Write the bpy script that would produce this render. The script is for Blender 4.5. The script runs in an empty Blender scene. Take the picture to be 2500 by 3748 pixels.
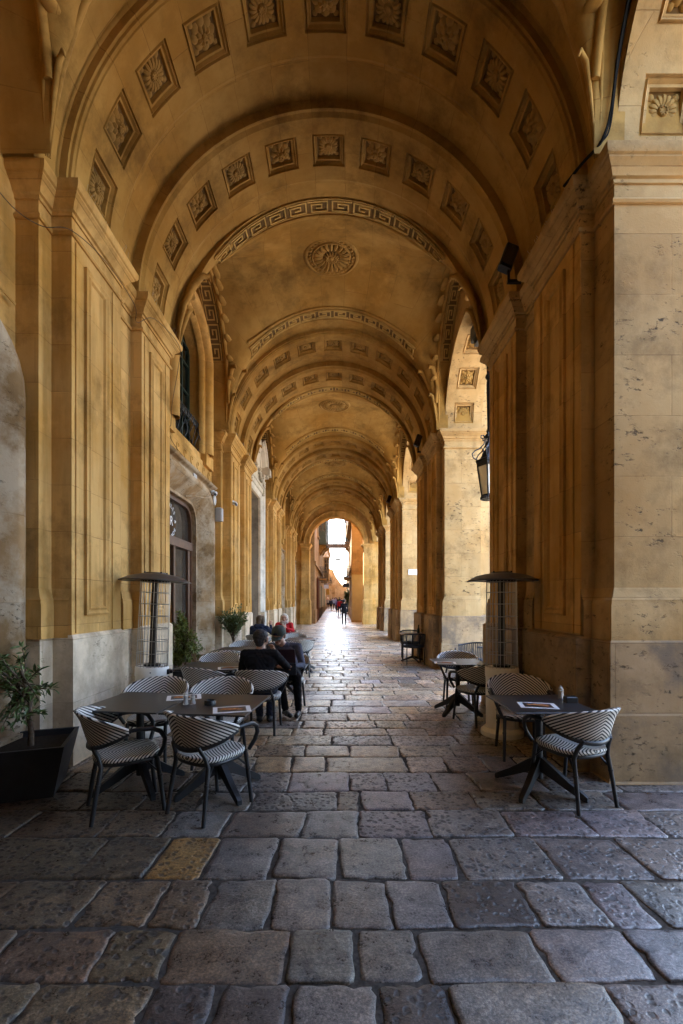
import bpy, bmesh, math, random
import numpy as np
from mathutils import Vector, Matrix, Quaternion
from math import sin, cos, pi, radians, sqrt, atan2
random.seed(7)
S = bpy.context.scene
COL = S.collection

# ------------------------------------------------------------------ camera
cam = bpy.data.objects.new("camera", bpy.data.cameras.new("camera"))
COL.objects.link(cam)
cam.location = (0, 0, 1.62)
cam.rotation_euler = (pi / 2, 0, 0)
cam.data.lens = 16.0
cam.data.sensor_width = 36
cam.data.shift_x = 0.0026
cam.data.shift_y = 0.0868
cam.data.clip_start = 0.05
cam.data.clip_end = 3000
S.camera = cam
# ------------------------------------------------------------------ world and sun
EL, AZ = radians(55), radians(-24)          # the sun stands over the street's far end, behind the library's roof
SUN = Vector((cos(EL) * sin(AZ), cos(EL) * cos(AZ), sin(EL)))
W = bpy.data.worlds.new("World"); S.world = W; W.use_nodes = True
nt = W.node_tree
sky = nt.nodes.new("ShaderNodeTexSky"); sky.sky_type = 'NISHITA'; sky.sun_disc = False
sky.sun_elevation = EL; sky.sun_rotation = AZ; sky.dust_density = 2.5
bg = nt.nodes["Background"]; bg.inputs[1].default_value = 0.15
nt.links.new(sky.outputs[0], bg.inputs[0])
sl = bpy.data.objects.new("sun", bpy.data.lights.new("sun", 'SUN')); COL.objects.link(sl)
sl.data.energy = 2.9; sl.data.angle = radians(0.5); sl.data.color = (1, .95, .87)
sl.rotation_euler = SUN.to_track_quat('Z', 'Y').to_euler(); sl.location = (0, 0, 40)
S.view_settings.view_transform = 'Standard'; S.view_settings.look = 'None'
S.view_settings.exposure = 4.25; S.view_settings.gamma = 1
S.cycles.max_bounces = 10; S.cycles.diffuse_bounces = 4; S.cycles.glossy_bounces = 4
S.cycles.transmission_bounces = 6; S.cycles.transparent_max_bounces = 8
S.cycles.use_denoising = True; S.cycles.sample_clamp_indirect = 6
S.cycles.caustics_reflective = False; S.cycles.caustics_refractive = False

# ------------------------------------------------------------------ materials
class NB:
    """tiny node builder"""
    def __init__(s, name, rough=.8, metal=0, spec=.3):
        s.m = bpy.data.materials.new(name); s.m.use_nodes = True
        s.t = s.m.node_tree; s.b = s.t.nodes["Principled BSDF"]
        s.b.inputs["Roughness"].default_value = rough; s.b.inputs["Metallic"].default_value = metal
        s.b.inputs["Specular IOR Level"].default_value = spec
    def n(s, kind, **kw):
        x = s.t.nodes.new("ShaderNode" + kind)
        for k, v in kw.items():
            if hasattr(x, k): setattr(x, k, v)
            else: x.inputs[k.replace("_", " ")].default_value = v
        return x
    def l(s, a, b): s.t.links.new(a, b)
    def math(s, op, a, b=None, c=None):
        x = s.t.nodes.new("ShaderNodeMath"); x.operation = op
        for i, v in enumerate((a, b, c)):
            if v is None: continue
            if isinstance(v, (int, float)): x.inputs[i].default_value = v
            else: s.l(v, x.inputs[i])
        return x.outputs[0]
    def mix(s, f, a, b, blend='MIX'):
        x = s.t.nodes.new("ShaderNodeMix"); x.data_type = 'RGBA'; x.blend_type = blend
        for i, v in ((0, f), (6, a), (7, b)):
            if isinstance(v, (int, float)): x.inputs[i].default_value = v
            elif isinstance(v, tuple): x.inputs[i].default_value = (*v, 1)
            else: s.l(v, x.inputs[i])
        return x.outputs[2]
    def ramp(s, f, p0, p1, c0=(0, 0, 0), c1=(1, 1, 1)):
        x = s.t.nodes.new("ShaderNodeValToRGB")
        x.color_ramp.elements[0].position = p0; x.color_ramp.elements[1].position = p1
        x.color_ramp.elements[0].color = (*c0, 1); x.color_ramp.elements[1].color = (*c1, 1)
        s.l(f, x.inputs[0]); return x.outputs[0]
    def pos(s):
        return s.t.nodes.new("ShaderNodeNewGeometry").outputs["Position"]
    def noise(s, vec, scale, detail=5, rough=.55, stretch=None):
        if stretch:
            mp = s.n("Mapping"); mp.inputs["Scale"].default_value = stretch; s.l(vec, mp.inputs[0]); vec = mp.outputs[0]
        x = s.n("TexNoise"); x.inputs["Scale"].default_value = scale
        x.inputs["Detail"].default_value = detail; x.inputs["Roughness"].default_value = rough
        s.l(vec, x.inputs["Vector"]); return x.outputs[0]
    def color(s, c):
        if isinstance(c, tuple): s.b.inputs["Base Color"].default_value = (*c, 1)
        else: s.l(c, s.b.inputs["Base Color"])
    def bump(s, h, strength=.4, dist=.01):
        x = s.n("Bump"); x.inputs["Strength"].default_value = strength; x.inputs["Distance"].default_value = dist
        s.l(h, x.inputs["Height"]); s.l(x.outputs[0], s.b.inputs["Normal"])

def plain(name, c, rough=.6, metal=0, spec=.4, var=.12, scale=14):
    k = NB(name, rough, metal, spec); p = k.n("TexCoord").outputs["Object"]
    f = k.noise(p, scale)
    k.color(k.mix(k.ramp(f, .3, .7), tuple(x * (1 - var) for x in c), tuple(min(1, x * (1 + var)) for x in c)))
    k.bump(f, .12, .004); return k.m

def stone(name, base, stain, blocks=(.95, .46), pits=0., streak=.5, rough=.85, dirt=None, bstr=.35, curved=False):
    k = NB(name, rough, 0, .25); p = k.pos()
    sep = k.n("SeparateXYZ"); k.l(p, sep.inputs[0])
    cb = k.n("CombineXYZ"); k.l(k.math('ADD', sep.outputs[0], sep.outputs[1]), cb.inputs[0]); k.l(sep.outputs[2], cb.inputs[1])
    if curved:      # courses follow the curve of the vault
        an = k.math('MULTIPLY', k.math('ARCTAN2', k.math('SUBTRACT', sep.outputs[2], 5.65), k.math('ADD', sep.outputs[0], .15)), 2.5)
        k.l(sep.outputs[1], cb.inputs[0]); k.l(an, cb.inputs[1])
    br = k.n("TexBrick"); k.l(cb.outputs[0], br.inputs["Vector"])
    for n_, v in (("Scale", 1), ("Mortar Size", .005), ("Mortar Smooth", .3), ("Brick Width", blocks[0]), ("Row Height", blocks[1]), ("Bias", 0)):
        br.inputs[n_].default_value = v
    br.inputs["Color1"].default_value = (.76, .75, .74, 1); br.inputs["Color2"].default_value = (1.14, 1.10, 1.04, 1); br.inputs["Mortar"].default_value = (.50, .43, .35, 1)
    big = k.noise(p, .7, 6, .6); mid = k.noise(p, 3.5, 7, .62); fine = k.noise(p, 55, 5, .7)
    st = k.noise(p, 4.5, 6, .6, (1, 1, .12))
    c = k.mix(k.ramp(big, .40, .60), base, stain)
    c = k.mix(k.math('MULTIPLY', k.ramp(st, .48, .72), streak), c, tuple(x * .62 for x in stain))
    c = k.mix(k.math('MULTIPLY', k.ramp(mid, .5, .75), .45), c, tuple(min(1, x * y) for x, y in zip(base, (1.18, 1.2, 1.3))))
    c = k.mix(k.math('MULTIPLY', k.ramp(mid, .36, .6), .72), c, br.outputs[0], 'MULTIPLY')
    sk = k.math('MULTIPLY', k.ramp(k.noise(p, 1.15, 9, .72), .50, .66), .65)
    c = k.mix(sk, c, tuple(x * .34 for x in stain))
    if dirt:
        d = k.noise(p, 1.6, 8, .68)
        c = k.mix(k.math('MULTIPLY', k.ramp(d, .45, .60), .8), c, dirt)
    h = k.math('ADD', k.math('MULTIPLY', mid, .6), k.math('MULTIPLY', fine, .25))
    h = k.math('SUBTRACT', h, k.math('MULTIPLY', br.outputs[1], .45))
    if pits:
        v = k.noise(p, 11, 4, .75, (1, 1, 2.0)); pm = k.ramp(v, .57, .66)
        pm = k.math('MULTIPLY', pm, k.ramp(k.noise(p, 1.9, 4), .46, .58))
        c = k.mix(k.math('MULTIPLY', pm, pits), c, (.07, .045, .025)); h = k.math('SUBTRACT', h, k.math('MULTIPLY', pm, .9))
    k.color(c); k.bump(h, bstr, .012); return k.m

M = {}
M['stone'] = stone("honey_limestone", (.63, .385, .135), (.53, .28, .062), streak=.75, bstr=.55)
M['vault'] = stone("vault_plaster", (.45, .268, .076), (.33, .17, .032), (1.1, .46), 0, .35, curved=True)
M['trim'] = stone("carved_limestone", (.46, .275, .08), (.35, .18, .036), (3, 3), 0, .3)
M['fret'] = stone("fret_limestone", (.62, .42, .15), (.52, .32, .09), (4, 4), 0, .2)
M['fretbed'] = stone("shade_and_dirt_ground", (.20, .12, .045), (.16, .09, .03), (4, 4), 0, .2)  # recess shade of the fret painted in, along with dirt in its grooves
M['bed'] = stone("painted_shade_bed", (.22, .125, .04), (.15, .08, .022), (4, 4), 0, .3)  # shade of the sunk coffers and medallion ground painted into the colour
M['rosette'] = stone("rosette_limestone", (.42, .255, .08), (.32, .175, .042), (4, 4), 0, .2)
M['pier'] = stone("pitted_pier_limestone", (.53, .36, .165), (.44, .265, .10), (1.3, .55), .95, .4, bstr=.7)
M['plinth'] = stone("pale_plinth_stone", (.86, .73, .54), (.71, .54, .35), (1.5, .62), .5, .6, .85, (.44, .33, .22), .6)
M['pier_base'] = stone("grimy_pier_plinth", (.50, .35, .195), (.39, .26, .135), (1.3, .62), .8, .5, .88, (.16, .125, .095), .85)
M['door_stone'] = stone("weathered_door_stone", (.34, .215, .105), (.225, .135, .058), (2, .8), .7, .6, .9, (.48, .385, .27), .8)
M['white_stone'] = stone("pale_portal_stone", (.66, .62, .55), (.56, .50, .40), (2, .9), .1, .3)
M['grey_stone'] = stone("grey_portal_reveal", (.24, .225, .205), (.20, .185, .165), (2, .8), 0, .2)  # dark grey stone
M['end_stone'] = stone("street_limestone", (.36, .235, .115), (.30, .18, .075), (.8, .3), .2, .4)
M['plaster'] = stone("street_plaster", (.44, .31, .17), (.36, .235, .115), (5, 5), .1, .5)

def paving():
    k = NB("worn_paving_stone", .5, 0, .5); p = k.pos()
    a = k.n("Attribute"); a.attribute_name = "stone_tint"
    b = k.n("Attribute"); b.attribute_name = "stone_kind"
    mp = k.n("Mapping"); k.l(p, mp.inputs[0]); mp.inputs["Scale"].default_value = (1, 1, 0)
    dis = k.n("TexNoise"); dis.inputs["Scale"].default_value = 13; dis.inputs["Detail"].default_value = 4; k.l(p, dis.inputs["Vector"])
    va = k.n("VectorMath"); va.operation = 'MULTIPLY_ADD'; k.l(dis.outputs[1], va.inputs[0]); va.inputs[1].default_value = (.05, .05, 0); k.l(mp.outputs[0], va.inputs[2])
    vo = k.n("TexVoronoi"); vo.inputs["Scale"].default_value = 23; vo.inputs["Randomness"].default_value = .8; k.l(va.outputs[0], vo.inputs["Vector"])
    size = k.noise(p, 11, 3, .6)      # how big the tooth marks are from place to place
    dd = k.math('ADD', vo.outputs[0], k.math('MULTIPLY', k.math('SUBTRACT', size, .5), .42))
    pit = k.ramp(dd, .25, .47, (1, 1, 1), (0, 0, 0))
    pm = k.math('MULTIPLY', pit, k.math('MULTIPLY', b.outputs["Fac"], k.ramp(k.noise(p, 3.1, 4), .16, .34)))
    grain = k.noise(p, 75, 4, .85); mid = k.noise(p, 8, 9, .72); big = k.noise(p, 1.6, 6, .65)
    c = k.mix(k.ramp(mid, .34, .66), (.36, .35, .36), (1.35, 1.28, 1.18))
    c = k.mix(1.0, a.outputs["Color"], c, 'MULTIPLY')
    c = k.mix(k.math('MULTIPLY', k.ramp(big, .42, .62), .5), c, k.mix(1.0, c, (1.25, 1.0, .72), 'MULTIPLY'))
    c = k.mix(k.math('MULTIPLY', k.ramp(grain, .49, .62), .6), c, k.mix(1.0, c, (2.5, 2.4, 2.3), 'MULTIPLY'))
    c = k.mix(k.math('MULTIPLY', k.ramp(grain, .38, .52, (1, 1, 1), (0, 0, 0)), .62), c, k.mix(1.0, c, (.30, .30, .31), 'MULTIPLY'))
    blot = k.ramp(k.noise(p, 4.6, 10, .78), .55, .61)
    c = k.mix(k.math('MULTIPLY', blot, .62), c, (.028, .026, .027))
    c = k.mix(k.math('MULTIPLY', pm, .85), c, (.022, .019, .018))
    k.color(c)
    r = k.math('ADD', k.math('MULTIPLY', mid, .27), .11); r = k.math('ADD', r, k.math('MULTIPLY', pm, .4)); r = k.math('ADD', r, k.math('MULTIPLY', grain, .12))
    k.l(r, k.b.inputs["Roughness"])
    h = k.math('SUBTRACT', k.math('ADD', k.math('MULTIPLY', mid, 1.0), k.math('MULTIPLY', grain, .30)), k.math('MULTIPLY', pm, .55))
    k.bump(h, .62, .014); return k.m
M['paving'] = paving()
M['joint'] = plain("joint_dirt", (.055, .047, .040), .95, 0, .1, .55, 45)
M['plaza'] = stone("plaza_slabs", (.31, .275, .225), (.26, .225, .18), (1.2, .6), .2, .2)
M['kerb'] = plain("dark_kerb_slab", (.09, .088, .095), .6, 0, .4, .25, 5)
M['black'] = plain("black_lacquer", (.012, .012, .014), .42, 0, .5, .2)
M['iron'] = plain("black_iron", (.018, .018, .02), .45, .4, .5, .3)
M['tabletop'] = plain("black_laminate", (.022, .021, .022), .38, 0, .5, .2, 40)
M['rope'] = plain("dark_rope", (.03, .033, .042), .8, 0, .3, .3, 60)
M['bamboo_top'] = plain("brown_table_boards", (.22, .14, .075), .5, 0, .4, .25)
M['planter'] = plain("anthracite_planter", (.022, .021, .022), .55, 0, .4, .3, 8)
M['soil'] = plain("potting_soil", (.03, .022, .015), .95, 0, .1, .4, 40)
M['bark'] = plain("olive_bark", (.12, .085, .055), .9, 0, .2, .35, 40)
M['heater_white'] = plain("cream_enamel", (.86, .82, .74), .42, 0, .5, .07, 5)
M['steel'] = plain("wire_steel", (.45, .43, .40), .32, 1, .5, .1)
M['hood'] = plain("weathered_grey_hood", (.105, .095, .088), .5, .5, .4, .25, 6)
M['burner'] = plain("burner_tube_dark", (.03, .025, .022), .3, .3, .5, .3)
M['wood'] = plain("brown_door_wood", (.105, .05, .026), .4, 0, .5, .3, 10)
M['shutter'] = plain("dark_green_wood", (.012, .03, .024), .5, 0, .4, .3)
M['balcony_green'] = plain("green_balcony_wood", (.03, .045, .036), .5, 0, .4, .3)
M['curtain'] = plain("pale_drapery", (.33, .31, .28), .9, 0, .2, .2, 3)
M['paper'] = plain("white_card", (.78, .76, .74), .5, 0, .4, .03)
M['photo'] = plain("dark_print", (.03, .018, .014), .4, 0, .5, .3)
M['print_tan'] = plain("orange_print", (.5, .22, .09), .4, 0, .5, .3, 50)
M['white'] = plain("white_plastic", (.72, .72, .72), .4, 0, .5, .04)
M['greyplastic'] = plain("grey_plastic", (.42, .41, .40), .5, 0, .4, .05)
M['cablemat'] = plain("black_cable_sheath", (.012, .011, .010), .9, 0, .15, .2)
M['letter'] = plain("white_vinyl", (.8, .8, .8), .5, 0, .4, .02)
M['skin'] = plain("skin", (.50, .285, .195), .5, 0, .4, .12, 25)
M['lip'] = plain("lips", (.34, .12, .10), .5)
M['eye'] = plain("dark_eyes", (.02, .015, .012), .25)
M['hair_dark'] = plain("dark_grey_hair", (.05, .043, .04), .7, 0, .3, .5, 90)
M['hair_brown'] = plain("brown_hair", (.10, .062, .036), .7, 0, .3, .4, 90)
M['hair_white'] = plain("white_blond_hair", (.62, .56, .48), .65, 0, .3, .25, 90)
M['black_knit'] = plain("black_knit", (.013, .012, .014), .95, 0, .15, .3, 120)
M['navy'] = plain("navy_cloth", (.018, .022, .042), .9, 0, .2, .3, 60)
M['slate'] = plain("slate_shirt", (.085, .09, .125), .85, 0, .2, .2, 60)
M['trouser'] = plain("black_trousers", (.016, .015, .018), .9, 0, .2, .3, 60)
M['jean'] = plain("dark_jeans", (.03, .036, .06), .9, 0, .2, .3, 60)
M['shoe'] = plain("dark_leather", (.018, .016, .018), .35, 0, .5, .2)
M['capcloth'] = plain("grey_green_cap", (.075, .09, .078), .85, 0, .2, .15, 60)
M['red'] = plain("red_knit", (.50, .022, .03), .9, 0, .2, .15, 60)
M['scarf'] = plain("patterned_scarf", (.42, .34, .30), .9, 0, .2, .6, 30)
M['bluewear'] = plain("pale_blue_cloth", (.20, .25, .40), .9, 0, .2, .3, 20)
M['violetwear'] = plain("violet_cloth", (.16, .13, .30), .9, 0, .2, .3, 20)
M['greywear'] = plain("grey_cloth", (.22, .22, .24), .9, 0, .2, .3, 20)
M['tan'] = plain("tan_panel", (.42, .35, .25), .7, 0, .3, .06, 3)
M['terracotta'] = plain("dark_red_shutter", (.10, .035, .022), .6, 0, .3, .2)
M['amber'] = plain("amber_plastic", (.55, .28, .04), .4, 0, .5, .1)
M['rust'] = plain("rusty_beam", (.20, .12, .07), .8, 0, .2, .5, 4)
M['awning'] = plain("dark_awning", (.07, .06, .055), .8, 0, .2, .2)
M['laptop'] = plain("aubergine_cover", (.045, .022, .034), .45, 0, .4, .2)

def leafmat(name, c1, c2):
    k = NB(name, .45, 0, .4); g = k.n("ObjectInfo"); p = k.pos()
    r = k.noise(p, 35, 2)
    k.color(k.mix(k.ramp(r, .35, .65), c1, c2))
    k.b.inputs["Transmission Weight"].default_value = 0; return k.m
M['leaf'] = leafmat("olive_leaf", (.055, .095, .02), (.15, .19, .06))
M['leaf_light'] = leafmat("bright_olive_leaf", (.10, .15, .025), (.26, .28, .07))

def weave():
    k = NB("striped_weave", .6, 0, .35); uv = k.n("UVMap"); uv.uv_map = "UVMap"
    sp = k.n("SeparateXYZ"); k.l(uv.outputs[0], sp.inputs[0])
    au = k.math('ABSOLUTE', sp.outputs[0])
    # steps of the weave make the stripe edges stagger
    q = k.math('MULTIPLY', k.math('FLOOR', k.math('DIVIDE', au, .0014)), .0014)
    w = k.math('ADD', sp.outputs[1], k.math('MULTIPLY', q, .62))
    f = k.math('FRACT', k.math('DIVIDE', w, .0265))
    d = k.math('GREATER_THAN', f, .54)
    n = k.noise(uv.outputs[0], 60, 3)
    c = k.mix(d, k.mix(n, (.66, .63, .57), (.80, .77, .70)), (.014, .013, .014))
    k.color(c)
    wv = k.math('MULTIPLY', k.math('SINE', k.math('MULTIPLY', sp.outputs[0], 1140)), k.math('SINE', k.math('MULTIPLY', sp.outputs[1], 900)))
    k.bump(wv, .5, .002); return k.m
M['weave'] = weave()

def glassmat(name, rough=.03, tint=(.03, .03, .03)):
    k = NB(name, rough, 0, .8)
    k.color(tint); k.b.inputs["Alpha"].default_value = 1
    k.b.inputs["IOR"].default_value = 1.5; k.b.inputs["Transmission Weight"].default_value = .55
    return k.m
M['glass'] = glassmat("shop_glass", .03, (.10, .085, .07))
def darkglass():
    k = NB('dark_window_glass', .12, 0, .35); k.color((.012, .016, .015)); return k.m
M['darkglass'] = darkglass()
M['mill'] = glassmat("acrylic", .08, (.8, .76, .7))
def frosted():
    k = NB("milky_lantern_glass", .35, 0, .4); p = k.pos(); k.color(k.mix(k.noise(p, 6), (.72, .70, .58), (.86, .83, .72)))
    k.b.inputs["Transmission Weight"].default_value = .35; k.b.inputs["Subsurface Weight"].default_value = 0; return k.m
M['frost'] = frosted()

# ------------------------------------------------------------------ mesh builder
class MB:
    def __init__(s): s.v = []; s.f = []; s.mi = []; s.cur = 0; s.uv = {}
    def add(s, vs, fs):
        o = len(s.v); s.v += [tuple(v) for v in vs]; s.f += [tuple(o + i for i in f) for f in fs]; s.mi += [s.cur] * len(fs); return o
    def box(s, x0, x1, y0, y1, z0, z1, tf=None):
        vs = [(x, y, z) for z in (z0, z1) for y in (y0, y1) for x in (x0, x1)]
        if tf: vs = [tf(*v) for v in vs]
        s.add(vs, [(0, 2, 3, 1), (4, 5, 7, 6), (0, 1, 5, 4), (1, 3, 7, 5), (3, 2, 6, 7), (2, 0, 4, 6)])
    def bbox(s, x0, x1, y0, y1, z0, z1, b=.01, tf=None):
        """box with chamfered vertical and top edges"""
        def ring(i, z): return [(x0 + i + b, y0 + i, z), (x1 - i - b, y0 + i, z), (x1 - i, y0 + i + b, z), (x1 - i, y1 - i - b, z), (x1 - i - b, y1 - i, z), (x0 + i + b, y1 - i, z), (x0 + i, y1 - i - b, z), (x0 + i, y0 + i + b, z)]
        s.loft([ring(0, z0), ring(0, z1 - b), ring(b, z1)], True, True, tf)
    def loft(s, rings, cap0=False, cap1=False, tf=None, closed=True):
        n = len(rings[0]); vs = [p for r in rings for p in r]
        if tf: vs = [tf(*v) for v in vs]
        fs = []
        for k in range(len(rings) - 1):
            for i in range(n if closed else n - 1):
                j = (i + 1) % n; a = k * n; b = a + n
                fs.append((a + i, a + j, b + j, b + i))
        if cap0: fs.append(tuple(range(n - 1, -1, -1)))
        if cap1: fs.append(tuple((len(rings) - 1) * n + i for i in range(n)))
        return s.add(vs, fs)
    def tube(s, pts, r, n=8, caps=True):
        pts = [Vector(p) for p in pts]; N = len(pts)
        rs = r if isinstance(r, (list, tuple)) else [r] * N
        up = None; rings = []
        for i, p in enumerate(pts):
            t = (pts[min(i + 1, N - 1)] - pts[max(i - 1, 0)])
            if t.length < 1e-9: t = Vector((0, 0, 1))
            t.normalize()
            if up is None:
                up = Vector((0, 0, 1)) if abs(t.z) < .9 else Vector((1, 0, 0))
            a = up - t * up.dot(t)
            if a.length < 1e-6: a = t.orthogonal()
            a.normalize(); up = a; b = t.cross(a)
            rings.append([p + (a * cos(2 * pi * k / n) + b * sin(2 * pi * k / n)) * rs[i] for k in range(n)])
        s.loft(rings, caps, caps)
    def lathe(s, prof, n=24, c=(0, 0, 0), tf=None, caps=True):
        rings = [[(c[0] + r * cos(2 * pi * k / n), c[1] + r * sin(2 * pi * k / n), c[2] + z) for k in range(n)] for r, z in prof]
        s.loft(rings, caps, caps, tf)
    def ell(s, c, r, n=10, m=7, tf=None):
        rings = []
        for j in range(1, m):
            a = pi * j / m - pi / 2
            rings.append([(c[0] + r[0] * cos(a) * cos(2 * pi * k / n), c[1] + r[1] * cos(a) * sin(2 * pi * k / n), c[2] + r[2] * sin(a)) for k in range(n)])
        s.loft(rings, True, True, tf)
    def sweep(s, path, prof, closed=False, tf=None):
        """profile (offset to the right of travel, z) swept along a plan path with mitred corners"""
        P = [Vector(p) for p in path]; N = len(P); rings = []
        for i in range(N):
            if closed: a, b = P[i] - P[i - 1], P[(i + 1) % N] - P[i]
            else:
                a = P[i] - P[i - 1] if i else P[1] - P[0]; b = P[i + 1] - P[i] if i < N - 1 else P[i] - P[i - 1]
            a.normalize(); b.normalize()
            na, nb = Vector((a.y, -a.x)), Vector((b.y, -b.x)); m = na + nb
            m = m / max(m.dot(na), .2)
            rings.append([(P[i].x + m.x * o, P[i].y + m.y * o, z) for o, z in prof])
        if closed: rings.append(rings[0])
        s.loft(rings, False, False, tf, closed=False)
    def build(s, name, mat, parent=None, smooth=None, tf=None):
        me = bpy.data.meshes.new(name)
        me.from_pydata([tf(*v) for v in s.v] if tf else s.v, [], s.f)
        bm = bmesh.new(); bm.from_mesh(me); bmesh.ops.recalc_face_normals(bm, faces=bm.faces); bm.to_mesh(me); bm.free()
        for m in (mat if isinstance(mat, (list, tuple)) else [mat]): me.materials.append(m)
        if isinstance(mat, (list, tuple)): me.polygons.foreach_set("material_index", s.mi)
        if smooth is not None:
            me.polygons.foreach_set("use_smooth", [True] * len(me.polygons))
            if smooth < 179: me.set_sharp_from_angle(angle=radians(smooth))
        o = bpy.data.objects.new(name, me); COL.objects.link(o)
        if parent is not None: o.parent = parent
        return o

def tag(o, label=None, cat=None, group=None, kind=None):
    if label: o["label"] = label
    if cat: o["category"] = cat
    if group: o["group"] = group
    if kind: o["kind"] = kind
    return o
def empty(name, loc=(0, 0, 0), rz=0, label=None, cat=None, group=None):
    o = bpy.data.objects.new(name, None); COL.objects.link(o); o.location = loc; o.rotation_euler = (0, 0, rz); o.empty_display_size = .1
    return tag(o, label, cat, group)
KIDS = {}
def copy_tree(o, parent=None):
    c = o.copy(); COL.objects.link(c); c.parent = parent
    for ch in [x for x in o.children]: copy_tree(ch, c)
    return c
def plate(name, outer, holes, d0, d1, axis, mat, parent=None):
    """a slab with holes: 2D outline filled and extruded; axis 'x' = plane (y,z) between x=d0 and d1, axis 'y' = plane (x,z)"""
    cu = bpy.data.curves.new(name, 'CURVE'); cu.dimensions = '2D'; cu.fill_mode = 'BOTH'; cu.extrude = abs(d1 - d0) / 2
    for loop in [outer] + holes:
        sp = cu.splines.new('POLY'); sp.points.add(len(loop) - 1); sp.use_cyclic_u = True
        for p, q in zip(sp.points, loop): p.co = (q[0], q[1], 0, 1)
    t = bpy.data.objects.new("t", cu); COL.objects.link(t)
    me = bpy.data.meshes.new_from_object(t.evaluated_get(bpy.context.evaluated_depsgraph_get()))
    bpy.data.objects.remove(t); bpy.data.curves.remove(cu)
    mid = (d0 + d1) / 2
    Mx = Matrix(((0, 0, 1, mid), (1, 0, 0, 0), (0, 1, 0, 0), (0, 0, 0, 1))) if axis == 'x' else Matrix(((1, 0, 0, 0), (0, 0, -1, mid), (0, 1, 0, 0), (0, 0, 0, 1)))
    me.transform(Mx); me.materials.clear(); me.materials.append(mat); me.name = name
    for p in me.polygons: p.use_smooth = False
    o = bpy.data.objects.new(name, me); COL.objects.link(o)
    if parent is not None: o.parent = parent
    return o

def arcpts(c, zs, r, a0=0, a1=pi, n=24):
    return [(c + r * cos(a0 + (a1 - a0) * i / n), zs + r * sin(a0 + (a1 - a0) * i / n)) for i in range(n + 1)]

# ------------------------------------------------------------------ the arcade
XC, R, ZS = -.15, 2.48, 5.65; RX = 2.45          # axis of the walk, radius and springing of the transverse arches
RB, RV = R + .12, 2.63
PAIRS = [-2.27, 4.43, 11.05, 18.2, 24.6]
PL = 2.7
BAYS = [(-6.2, -2.27), (.43, 4.43), (7.13, 11.05), (13.75, 18.2), (20.9, 24.6), (27.3, 31.2)]
LW, RW, RO = -3.05, 2.55, 3.35         # left wall plane, inner plane of the open side, its outer plane
arcade = empty("arcaded_building", (0, 0, 0), 0, "honey limestone arcade of coffered arches and vaults over the paved walk", "arcade")

def rosette_mesh(kind):
    m = MB()
    def petal(a, r0, r1, w, h):
        ca, sa = cos(a), sin(a); rings = []
        for i, t in enumerate((0, .25, .55, .8, 1)):
            r = r0 + (r1 - r0) * t; ww = w * (.35, .75, 1, .85, .3)[i]; hh = h * (.7, 1, 1.1, .9, .35)[i]
            ring = []
            for q in (-1, -.55, 0, .55, 1):
                y = q * ww; z = hh * (1 - q * q * .75)
                if kind == 0 and abs(q) < .1: z -= h * .18
                ring.append((r * ca - y * sa, r * sa + y * ca, z))
            rings.append(ring)
        m.loft(rings, closed=False)
    if kind == 0:
        for k in range(16): petal(2 * pi * k / 16, .28, .95, .17, .26)
        m.lathe([(.34, .0), (.34, .2), (.27, .3), (.12, .27), (.01, .26)], 16, caps=False)
        for k in range(8): m.ell((.2 * cos(k * pi / 4), .2 * sin(k * pi / 4), .3), (.06, .06, .05), 6, 4)
    else:
        for k in range(8): petal(2 * pi * k / 8, .22, .98, .34, .22)
        for k in range(8): petal(2 * pi * (k + .5) / 8, .12, .62, .24, .36)
        m.lathe([(.2, .2), (.2, .42), (.12, .5), (.01, .5)], 12, caps=False)
    for k in range(4):
        a = pi / 4 + k * pi / 2
        petal(a, .85, 1.3, .2, .12)
    o = m.build("rosette", M['rosette'], None, 40)
    me = o.data; bpy.data.objects.remove(o); return me
ROS = [rosette_mesh(0), rosette_mesh(1)]

def soffit(m, mp, Rr, a0, a1, nc, cs, span=(0, pi), depth=.085, first=.19):
    """intrados with sunk square coffers; mp(theta, r, a) -> point. Returns coffer centres"""
    mid = (a0 + a1) / 2; dth = cs / Rr / 2; out = []; bed = m.__dict__.setdefault('bed', [])
    step = (span[1] - span[0] - 2 * first) / (nc - 1); ths = [span[0] + first + step * i for i in range(nc)]
    edges = [span[0]]
    for t in ths: edges += [t - dth, t + dth]
    edges.append(span[1])
    for i in range(len(edges) - 1):
        t0, t1 = edges[i], edges[i + 1]
        n = 4
        tt = [t0 + (t1 - t0) * k / n for k in range(n + 1)]
        if i % 2 == 0:
            m.loft([[mp(t, Rr, a) for t in tt] for a in (a0, mid - cs / 2, mid, mid + cs / 2, a1)], closed=False)
            continue
        m.loft([[mp(t, Rr, a) for t in tt] for a in (a0, mid - cs / 2)], closed=False)
        m.loft([[mp(t, Rr, a) for t in tt] for a in (mid + cs / 2, a1)], closed=False)
        def loop(ins, dr):
            ta, tb = t0 + ins / Rr, t1 - ins / Rr; aa, ab = mid - cs / 2 + ins, mid + cs / 2 - ins
            q = [ta + (tb - ta) * k / n for k in range(n + 1)]
            return [mp(t, Rr + dr, aa) for t in q] + [mp(tb, Rr + dr, mid)] + [mp(t, Rr + dr, ab) for t in reversed(q)] + [mp(ta, Rr + dr, mid)]
        m.loft([loop(0, 0), loop(.004, .03), loop(.02, .03), loop(.032, .008), loop(.05, .036), loop(.072, .036), loop(.078, depth)], False, False)
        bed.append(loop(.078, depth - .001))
        out.append((t0 + t1) / 2)
    return out

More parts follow.
